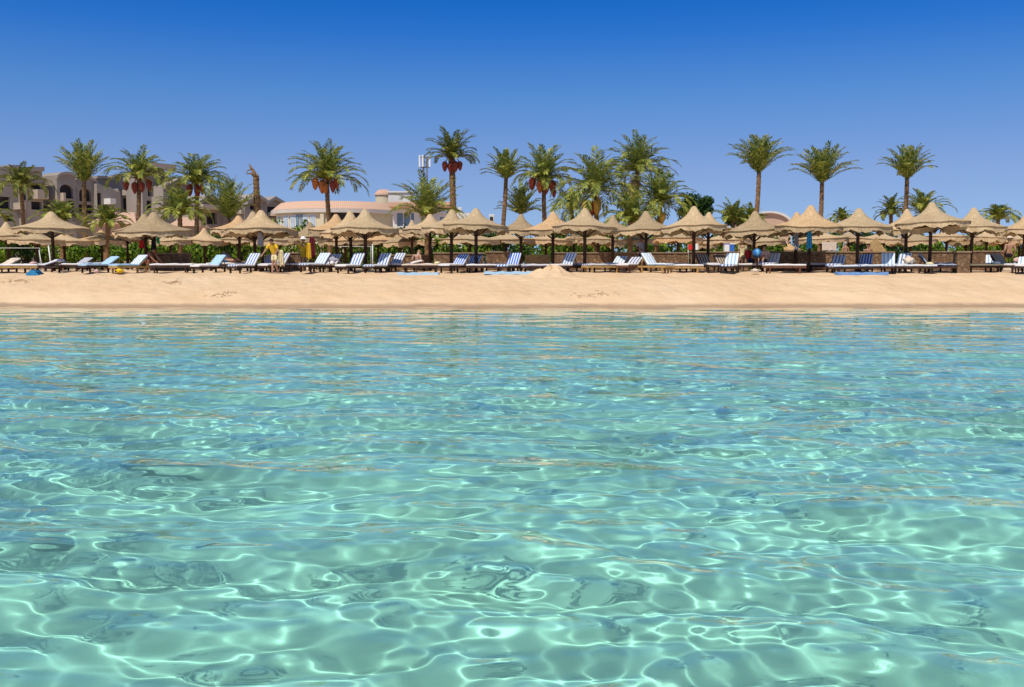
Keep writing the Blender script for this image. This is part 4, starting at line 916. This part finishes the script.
# ------------------------------------------------------------------ people
def skin_obj(name, verts, edges, radii, mat, parent, sub=2, root=0):
    me = bpy.data.meshes.new(name); me.from_pydata(verts, edges, []); o = link(name, me, parent); me.materials.append(mat)
    sk = o.modifiers.new('skin', 'SKIN'); sk.use_smooth_shade = True
    if not me.skin_vertices: me.skin_vertices.new()
    for i, r in enumerate(radii):
        d = me.skin_vertices[0].data[i]; d.radius = (r, r) if not isinstance(r, tuple) else r
    me.skin_vertices[0].data[root].use_root = True
    ss = o.modifiers.new('sub', 'SUBSURF'); ss.levels = sub; ss.render_levels = sub
    return o
STAND = dict(hip=(0, 0, .92), chest=(0, 0, 1.28), neck=(0, 0, 1.46), head=(0, -.02, 1.60),
             shL=(-.17, 0, 1.40), elL=(-.23, .02, 1.12), haL=(-.24, -.06, .87), shR=(.17, 0, 1.40), elR=(.23, .02, 1.12), haR=(.24, -.06, .87),
             hpL=(-.09, 0, .88), knL=(-.10, -.02, .48), ftL=(-.10, .02, .07), hpR=(.09, 0, .88), knR=(.10, -.02, .48), ftR=(.10, .02, .07))
SIT = dict(STAND, hip=(0, 0, .12), chest=(0, .06, .48), neck=(0, .05, .66), head=(0, .02, .80), shL=(-.18, .05, .60), elL=(-.25, .12, .34), haL=(-.24, -.04, .14), shR=(.18, .05, .60), elR=(.25, .12, .34), haR=(.24, -.04, .14),
           hpL=(-.09, -.02, .11), knL=(-.12, -.42, .30), ftL=(-.12, -.62, -.10), hpR=(.09, -.02, .11), knR=(.12, -.42, .30), ftR=(.12, -.62, -.10))
def person(label, loc, pose, skin, hair, clothes=(), rz=0, sc=1., hat=None, face=-1, longhair=False):
    P = {k: Vector(v) for k, v in pose.items()}
    e = empty('person', loc, label, 'person', None, R(rz)); e.scale = (sc,) * 3
    V = []; E = []; Rr = []; idx = {}
    def add(k, p, r, par=None):
        idx[k] = len(V); V.append(tuple(p)); Rr.append(r)
        if par is not None: E.append((idx[par], idx[k]))
    add('hip', P['hip'], (.125, .10)); add('waist', P['hip'].lerp(P['chest'], .5), (.115, .09), 'hip'); add('chest', P['chest'], (.145, .105), 'waist'); add('neck', P['neck'], .055, 'chest')
    hd = (P['head'] - P['neck']).normalized(); add('jaw', P['neck'].lerp(P['head'], .55), .07, 'neck'); add('head', P['head'], .098, 'jaw'); add('crown', P['head'] + hd * .085, .075, 'head')
    for s in 'LR':
        add('sh' + s, P['sh' + s], .062, 'chest'); add('el' + s, P['el' + s], .042, 'sh' + s); d = (P['ha' + s] - P['el' + s]).normalized()
        add('wr' + s, P['ha' + s], .028, 'el' + s); add('palm' + s, P['ha' + s] + d * .06, .034, 'wr' + s)
        sd = d.cross(Vector((0, 1, .2))).normalized()
        for j, (o, l) in enumerate(((-.03, .062), (-.01, .075), (.01, .07), (.03, .055))):
            add(f'f{j}{s}', P['ha' + s] + d * .11 + sd * o * 1.05, .0095, 'palm' + s); add(f'g{j}{s}', P['ha' + s] + d * (.11 + l * .8) + sd * o * 1.2 + Vector((0, -.02, 0)), .008, f'f{j}{s}')
        add('th' + s, P['ha' + s] + d * .07 + sd * .055 + Vector((0, -.02, 0)), .011, 'palm' + s)
        add('hp' + s, P['hp' + s], .088, 'hip'); add('mt' + s, P['hp' + s].lerp(P['kn' + s], .45), .078, 'hp' + s); add('kn' + s, P['kn' + s], .053, 'mt' + s); add('cf' + s, P['kn' + s].lerp(P['ft' + s], .35), .055, 'kn' + s)
        add('an' + s, P['ft' + s], .036, 'cf' + s); sh = (P['ft' + s] - P['kn' + s]).normalized(); fw = Vector((0, -1, 0)) - sh * sh.dot(Vector((0, -1, 0))); fw = fw.normalized() if fw.length > .2 else Vector((0, -1, 0))
        if abs(sh.z) > .75: fw = Vector((fw.x, fw.y, 0)).normalized(); add('to' + s, P['ft' + s] + fw * .16 + Vector((0, 0, -.04)), .028, 'an' + s)
        else: add('to' + s, P['ft' + s] + fw * .14, .028, 'an' + s)
    skin_obj('body', V, E, Rr, MT[skin], e)
    # nose, eyes and mouth on the face, which looks along `face`
    fd = Vector((0, face, 0)); fd = (fd - hd * hd.dot(fd)).normalized(); H = P['head']; sd = hd.cross(fd)
    mb = MB(); mb.add([H + fd * .092 + hd * .02, H + fd * .122 - hd * .02, H + fd * .092 + sd * .014 - hd * .026, H + fd * .092 - sd * .014 - hd * .026], [(0, 2, 1), (0, 1, 3), (1, 2, 3)]); mb.build('nose', MT[skin], e)
    for q in (-1, 1):
        mb = MB(); mb.box(H + fd * .088 + sd * .035 * q + hd * .012, (.026, .026, .014)); mb.build('eye', MT['hair_dark'], e)
    # hair as a cap over the back and top of the skull
    bm = bmesh.new(); bmesh.ops.create_icosphere(bm, subdivisions=3, radius=1); mb = MB(); rng = random.Random(hash(label) % 99)
    C = H + hd * .028
    for v in bm.verts:
        d = v.co.copy(); w = Vector(d); n_ = C + sd * d.x * .107 - fd * d.y * .114 + hd * d.z * .112
        if d.z < -.15: n_ += hd * ((-.10 if longhair else .03) * -d.z * 2) if d.y > -.1 else fd * 0
        if d.y < -.35 and d.z < .45: n_ += -fd * .055 + hd * .03
        v.co = n_
    bm.verts.index_update(); mb.add([v.co for v in bm.verts], [[v.index for v in f.verts] for f in bm.faces], True); bm.free(); mb.build('hair', MT[hair], e)
    for kind, mt in clothes:
        if kind in ('shirt', 'dress', 'top'):
            vs_ = [P['hip'].lerp(P['chest'], -.12 if kind != 'top' else .45), P['hip'].lerp(P['chest'], .5), P['chest'], P['neck'].lerp(P['chest'], .45)]; r_ = [(.150, .125), (.140, .115), (.168, .128), .09]; es = [(0, 1), (1, 2), (2, 3)]
            if kind == 'dress': vs_[0] = P['hip'] + Vector((0, 0, -.26)); r_[0] = (.21, .16)
            if kind != 'top':
                for s in 'LR': vs_ += [P['sh' + s], P['sh' + s].lerp(P['el' + s], .75)]; r_ += [.08, .066]; k = len(vs_); es += [(2, k - 2), (k - 2, k - 1)]
            skin_obj(kind if kind != 'top' else 'swimsuit', vs_, es, r_, MT[mt], e, 2, 1)
        if kind in ('shorts', 'trousers'):
            t_ = .75 if kind == 'shorts' else 1.0; vs_ = [P['hip'] + Vector((0, 0, .06)), P['hip'] + Vector((0, 0, -.02))]; r_ = [(.142, .118), (.148, .125)]; es = [(0, 1)]
            for s in 'LR':
                k = len(vs_); vs_ += [P['hp' + s] + Vector((0, 0, -.03)), P['hp' + s].lerp(P['kn' + s], t_)]; r_ += [.108, .085]; es += [(1, k), (k, k + 1)]
                if kind == 'trousers': vs_ += [P['kn' + s].lerp(P['ft' + s], .9)]; r_ += [.065]; es += [(k + 1, k + 2)]
            skin_obj(kind, vs_, es, r_, MT[mt], e, 2, 1)
    if hat:
        mb = MB(); c = H + hd * .10; q = hd.to_track_quat('Z', 'Y').to_matrix()
        pr = [(.20, -.03), (.19, -.012), (.115, 0), (.105, .07), (.06, .095), (.001, .1)]; bb = MB(); bb.lathe(pr, 20)
        mb.add([q @ Vector(v) + c for v in bb.v], bb.f, True); mb.build('hat', MT[hat], e)
    return e
def onsand(px, Y): p = at(px, 268, Y); return (p.x, Y, gz(p.x, Y))
# woman in yellow, bending forward with a towel over her arm
Wn = dict(STAND, chest=(-.02, -.16, 1.22), neck=(-.02, -.27, 1.38), head=(0, -.34, 1.50), shL=(-.2, -.2, 1.34), elL=(-.33, -.24, 1.10), haL=(-.44, -.34, .92), shR=(.17, -.2, 1.34), elR=(.27, -.22, 1.08), haR=(.25, -.42, .98), knR=(.08, -.10, .48), ftR=(.09, .12, .07), ftL=(-.10, -.08, .07))
person('woman in a yellow shirt walking with bare legs and cream towel', onsand(275, 46.8), Wn, 'skin', 'hair_dark', [('shirt', 'yellow_cloth'), ('shorts', 'cream_cloth')], -12)
person('person in a long yellow dress and white hat by the wall', onsand(303.5, 51.5), STAND, 'skin', 'hair_dark', [('dress', 'yellow_cloth')], 18, hat='white_cloth')
Cr = dict(STAND, hip=(0, .1, .52), chest=(0, -.22, .80), neck=(0, -.38, .90), head=(0, -.48, .98), shL=(-.17, -.3, .86), elL=(-.2, -.5, .62), haL=(-.15, -.66, .48), shR=(.17, -.3, .86), elR=(.22, -.5, .60), haR=(.3, -.62, .42), hpL=(-.1, .08, .50), knL=(-.16, -.3, .52), ftL=(-.14, -.05, .07), hpR=(.1, .08, .50), knR=(.16, -.3, .52), ftR=(.14, -.05, .07))
person('tanned bather in dark red swimsuit crouching before the first wall', onsand(147, 51.2), Cr, 'skin_tan', 'hair_dark', [('top', 'maroon_cloth'), ('shorts', 'maroon_cloth')], 65, sc=1.12)
Ly = {k: (v[0], -(v[2] - .92), .12 + (-v[1]) * .6) for k, v in STAND.items()}
Ly = dict(Ly, ftL=(-.14, .85, .09), ftR=(.14, .85, .09), knL=(-.13, .44, .2), knR=(.11, .44, .12), head=(0, -.66, .17), neck=(0, -.53, .15))
p = onsand(228, 52.6); person('sunbather in blue trunks lying on a second row lounger', (p[0], p[1], p[2] + .42), Ly, 'skin', 'hair_dark', [('shorts', 'sea_blue')], 84)
person('standing man in grey shirt and dark shorts by the wall', onsand(641.5, 51.6), dict(STAND, elL=(-.27, .02, 1.16), haL=(-.14, -.16, 1.08)), 'skin_tan', 'hair_dark', [('shirt', 'grey_cloth'), ('shorts', 'navy_cloth')], 10, sc=1.04)
person('grey haired bare chested man seen above the right wall', onsand(845, 56), STAND, 'skin', 'hair_grey', [('shorts', 'navy_cloth')], 200, sc=.93)
p = onsand(868, 56.2); person('dark haired bare chested bather seated behind the right wall', (p[0], p[1], p[2] + .62), dict(SIT, haR=(.10, -.2, .52), elR=(.27, -.08, .36)), 'skin', 'hair_dark', [('shorts', 'red_cloth')], 15)
p = onsand(1008.5, 51.5); person('bather with a bare back and straw hat near right edge', (p[0], p[1], p[2] + .72), SIT, 'skin', 'hair_fair', [('shorts', 'black_cloth')], 178, sc=1.1, hat='beige_cloth')
p = onsand(749, 51.5); person('seated bather in red top beside the blue beach ball', (p[0], p[1], p[2] + .45), SIT, 'skin_tan', 'hair_dark', [('shirt', 'red_cloth'), ('shorts', 'navy_cloth')], 40)
p = onsand(742, 53.6); person('fair haired person in pale yellow left of the beach ball', (p[0], p[1], p[2]), STAND, 'skin', 'hair_fair', [('dress', 'cream_cloth')], -30, sc=.95)
p = onsand(417.5, 52.6); person('pink skinned bather sitting with bent head by the wall', (p[0], p[1], p[2] + .25), dict(SIT, chest=(0, -.03, .46), neck=(0, -.12, .62), head=(0, -.2, .73)), 'skin_pale', 'hair_fair', [('shorts', 'maroon_cloth')], 160)
p = onsand(764, 50.6); person('bather with crossed arms sitting right of the beach ball', (p[0], p[1], p[2] + .40), dict(SIT, haL=(.08, -.2, .38), haR=(-.08, -.22, .36)), 'skin', 'hair_dark', [('shirt', 'pink_cloth'), ('shorts', 'black_cloth')], -35)

# ------------------------------------------------------------------ towels, clothes and small things
def hanging(name, label, px, py0, py1, w, Y, mt, cat, seed=0, tilt=0.):
    rng = random.Random(seed); a, b = at(px, py0, Y), at(px, py1, Y); H = a.z - b.z; e = empty(name, (a.x, Y, b.z), label, cat)
    mb = MB(); nx, nz = 12, 10; v = []; w = w * Y / F
    for s_ in (1, -1):
        for i in range(nz + 1):
            t = i / nz
            for j in range(nx + 1):
                u = j / nx - .5; ww = w * (.55 + .45 * (1 - t) ** .5) if mt != 'board' else w
                v.append((u * ww + tilt * (1 - t), s_ * .015 + .05 * math.sin(u * 16 + seed + t) * (1 - .3 * t), H * t + .04 * math.sin(u * 9 + seed) * (1 - t)))
    n1 = (nx + 1) * (nz + 1); f = []
    for i in range(nz):
        for j in range(nx):
            q = [i * (nx + 1) + j, i * (nx + 1) + j + 1, (i + 1) * (nx + 1) + j + 1, (i + 1) * (nx + 1) + j]; f += [tuple(n1 + k for k in q), tuple(q[::-1])]
    rim = [j for j in range(nx + 1)] + [i * (nx + 1) + nx for i in range(1, nz + 1)] + [nz * (nx + 1) + j for j in range(nx - 1, -1, -1)] + [i * (nx + 1) for i in range(nz - 1, 0, -1)]
    for a_, b_2 in zip(rim, rim[1:] + rim[:1]): f.append((a_, b_2, n1 + b_2, n1 + a_))
    mb.add(v, f, True); mb.build('cloth', MT[mt], e); return e
hanging('hanging_towel', 'bright blue towel hanging from a parasol pole on the right', 809.5, 231, 248.5, 6, 47.6, 'sea_blue', 'towel', 1)
hanging('hanging_towel', 'pinkish brown towel hanging left of the bright blue one', 796.5, 231, 250, 4.5, 51.3, 'grey_cloth', 'towel', 2)
hanging('hanging_towel', 'pale grey towel hanging beside the woman in yellow', 260, 232, 246, 6.5, 49.7, 'grey_cloth', 'towel', 3)
hanging('hanging_towel', 'dark maroon towel hanging right of the yellow dress', 312, 237, 257, 7, 51.2, 'maroon_cloth', 'towel', 4)
hanging('hanging_towel', 'yellow towel hanging between yellow dress and maroon towel', 308.8, 243, 259, 5, 50.8, 'yellow_cloth', 'towel', 5)
hanging('hanging_towel', 'cream towel held beside the yellow shirted woman', 281, 250, 266, 6, 46.5, 'cream_cloth', 'towel', 6)
hanging('hanging_clothes', 'red shirt hanging under the crouching bather parasol', 141.5, 240, 248, 5.5, 52.6, 'red_cloth', 'shirt', 7)
hanging('hanging_clothes', 'black clothes hanging in the shade beside the red shirt', 153.5, 239, 250, 6, 52.0, 'black_cloth', 'clothes', 8)
hanging('hanging_clothes', 'green cloth hanging right of the black clothes', 158, 236, 244, 4, 51.6, 'green_cloth', 'cloth', 9)
hanging('hanging_clothes', 'pale flag like cloth hanging below a right back parasol', 904.5, 231, 239, 5.5, 50.2, 'grey_cloth', 'cloth', 10)
# ball
p = at(757, 253, 49.4); mb = MB(); bm = bmesh.new(); bmesh.ops.create_uvsphere(bm, u_segments=28, v_segments=16, radius=.22); bm.verts.index_update(); mb.add([v.co for v in bm.verts], [[v.index for v in f.verts] for f in bm.faces], True); bm.free()
m = M('ball_skin', .35, .5); v_ = m.coord('Object'); x_ = m.n('ShaderNodeSeparateXYZ'); m.l(v_, x_.inputs[0]); an = m.math('ARCTAN2', x_.outputs[1], x_.outputs[0]); f_ = m.math('GREATER_THAN', m.math('SINE', m.math('MULTIPLY', an, 3.)), .55); m.color(m.mix(f_, (.03, .16, .42), (.10, .36, .55)))
bt = empty('ball_table', (p.x + .02, 49.4, gz(p.x, 49.4)), 'small dark round table under the blue beach ball', 'table'); q = MB(); th_ = p.z - .22 - bt.location.z
q.lathe([(.02, th_ - .04), (.3, th_ - .04), (.31, th_ - .02), (.3, th_ - .001), (.001, th_)], 24, smooth=False); q.build('table_top', MT['wood_dark'], bt); q = MB(); q.tube([(0, 0, -.05), (0, 0, th_ - .03)], .04, 8); q.lathe([(.001, .04), (.2, .03), (.22, -.02)], 20); q.build('leg', MT['wood_dark'], bt)
o = mb.build('beach_ball', m.m, None, (p.x, 49.4, p.z)); tag(o, 'blue beach ball on a small table beside a parasol pole', 'ball')
# red sign, boxes, board, leaning board
def sign(label, x0, y0, x1, y1, Y, mt, name, cat, legs=True, frame='white_paint'):
    a, b = at(x0, y1, Y), at(x1, y0, Y); z0 = gz(a.x, Y); e = empty(name, ((a.x + b.x) / 2, Y, z0), label, cat); w, h = b.x - a.x, b.z - a.z
    q = MB(); q.box((0, 0, a.z - z0 + h / 2), (w, .05, h), None, .01); q.build('panel', MT[mt], e)
    if legs:
        for s_ in (-1, 1):
            q = MB(); q.tube([(s_ * w * .42, .06, -.1), (s_ * w * .42, .06, b.z - z0)], .03, 8); q.build('leg', MT[frame], e)
    return e
s = sign('red board with a white right end behind the low wall', 688, 244.5, 694, 249.8, 60, 'red_paint', 'notice_board', 'sign')
q = MB(); a = at(696, 247, 60); q.box((a.x - s.location.x, 0, a.z - s.location.z), (.27, .052, .34)); q.build('end_panel', MT['white_paint'], s)
sign('pale beige board standing right of the bright blue towel', 822, 242, 836.5, 250.3, 56.5, 'beige_cloth', 'plain_board', 'board')
for px, mt, lab in ((726.5, 'white_paint', 'white drinks box behind the wall, left of the blue one'), (731.5, 'blue_paint', 'blue drinks box behind the wall right of the white one')):
    a = at(px, 247, 60); z0 = gz(a.x, 60); e = empty('drinks_box', (a.x, 60, z0), lab, 'box'); hh = at(px, 244.5, 60).z - z0
    q = MB(); q.box((0, 0, hh / 2), (.28, .4, hh), None, .02); q.build('body', MT[mt], e); q = MB(); q.box((0, 0, hh + .03), (.3, .42, .055), None, .02); q.build('lid', MT['white_paint' if mt != 'white_paint' else 'blue_paint'], e)
a = at(879, 252, 57.5); z0 = gz(a.x, 57.5); e = empty('leaning_board', (a.x, 57.5, z0), 'tan board leaning at an angle behind the seated bather', 'board')
q = MB(); q.box((0, 0, 1.05), (.75, .06, 1.55), Matrix.Rotation(R(-38), 3, 'Y'), .02); q.build('panel', MT['reed'], e); q = MB(); q.tube([(.2, .05, 0), (-.25, .2, 1.5)], .03, 6); q.build('prop', MT['wood_dark'], e)
# thin white posts and rails
def post(label, px, py0, py1, Y, name='white_post', r=.036, lean=0):
    a = at(px, py0, Y); z0 = gz(a.x, Y); o = empty(name, (a.x, Y, z0), label, 'post'); q = MB(); q.tube([(lean, 0, -.1), (0, 0, a.z - z0)], r, 9); q.build('shaft', MT['white_paint'], o)
    q = MB(); q.lathe([(r * 1.25, a.z - z0 - .02), (r * 1.25, a.z - z0 + .02), (.001, a.z - z0 + .05)], 12); q.build('finial', MT['white_paint'], o)
post('white post standing before the hedge by the three hotel parasols', 372.5, 245, 262, 57)
post('leaning white post behind the rolled blue striped cushion', 48.5, 246, 260, 57, lean=.14)
post('thin leaning white post left of the thicker one', 39, 251, 259, 58, r=.02, lean=.2)
for x0, x1, py, Y, lab in ((-5, 40, 248, 60, 'long white rail in front of the left hedge'), (337, 371, 246.5, 58, 'short white rail left of the hotel parasol post')):
    a, b = at(x0, py, Y), at(x1, py, Y); z0 = gz(a.x, Y); e = empty('white_rail', ((a.x + b.x) / 2, Y, z0), lab, 'rail'); w = (b.x - a.x) / 2; h = a.z - z0
    q = MB(); q.tube([(-w, 0, h), (w, 0, h)], .014, 8); q.build('rail', MT['white_paint'], e)
    for s_ in (-.98, .98): q = MB(); q.tube([(s_ * w, 0, -.1), (s_ * w, 0, h)], .022, 8); q.build('post', MT['metal'], e)
# bags and bundles on and under the loungers
def bundle(label, px, py, Y, w, h, mt, name='towel_bundle', cat='towel'):
    a = at(px, py, Y); z0 = gz(a.x, Y); zb = max(z0 - .02, a.z - h / 2); bm = bmesh.new(); bmesh.ops.create_icosphere(bm, subdivisions=3, radius=1); mb = MB(); sd = px * 1.7
    for v in bm.verts:
        k = 1 + .24 * math.sin(v.co.x * 5 + sd) * math.sin(v.co.z * 6 + sd) + .16 * math.sin(v.co.y * 9 + v.co.x * 7 + sd) + .1 * math.sin(v.co.x * 13 + v.co.z * 11); v.co = Vector((v.co.x * w * k / 2, v.co.y * w * .4 * k, max(-.8, v.co.z * k) * h / 2 + h * .4))
    bm.verts.index_update(); mb.add([v.co for v in bm.verts], [[v.index for v in f.verts] for f in bm.faces], True); bm.free()
    o = mb.build(name, MT[mt], None, (a.x, Y, zb)); return tag(o, label, cat)
bundle('yellow bag lying under the light blue lounger', 120, 270.5, 46.9, .35, .22, 'yellow_cloth', 'beach_bag', 'bag')
bundle('small grey bundle on the sand behind the rolled striped cushion', 61, 261, 53, .5, .3, 'grey_cloth')
bundle('lilac towel heap on the table left of the middle hotel parasol', 334.5, 260, 50.6, .55, .4, 'grey_cloth')
bundle('white towel crumpled beside the lilac heap', 332, 263, 49.3, .3, .2, 'white_cloth')
bundle('yellow cup like bag on the lounger below the standing man', 648, 262, 48.7, .22, .25, 'yellow_cloth', 'beach_bag', 'bag')
bundle('beige bag on the sand under the beach ball table', 755, 270.5, 46.9, .35, .18, 'beige_cloth', 'beach_bag', 'bag')
bundle('pale rock like bundle behind the lying sunbather', 225.5, 256.5, 56, .55, .4, 'grey_cloth')
bundle('pink bag on the sand left of the yellow bag', 96.5, 271, 46.8, .22, .16, 'pink_cloth', 'beach_bag', 'bag')
bundle('orange beige towel hanging over the blue white lounger edge', 909, 260, 48.1, .5, .42, 'beige_cloth')
bundle('pink towel heap on the lounger near the right edge', 1017, 260, 48.9, .32, .26, 'pink_cloth')
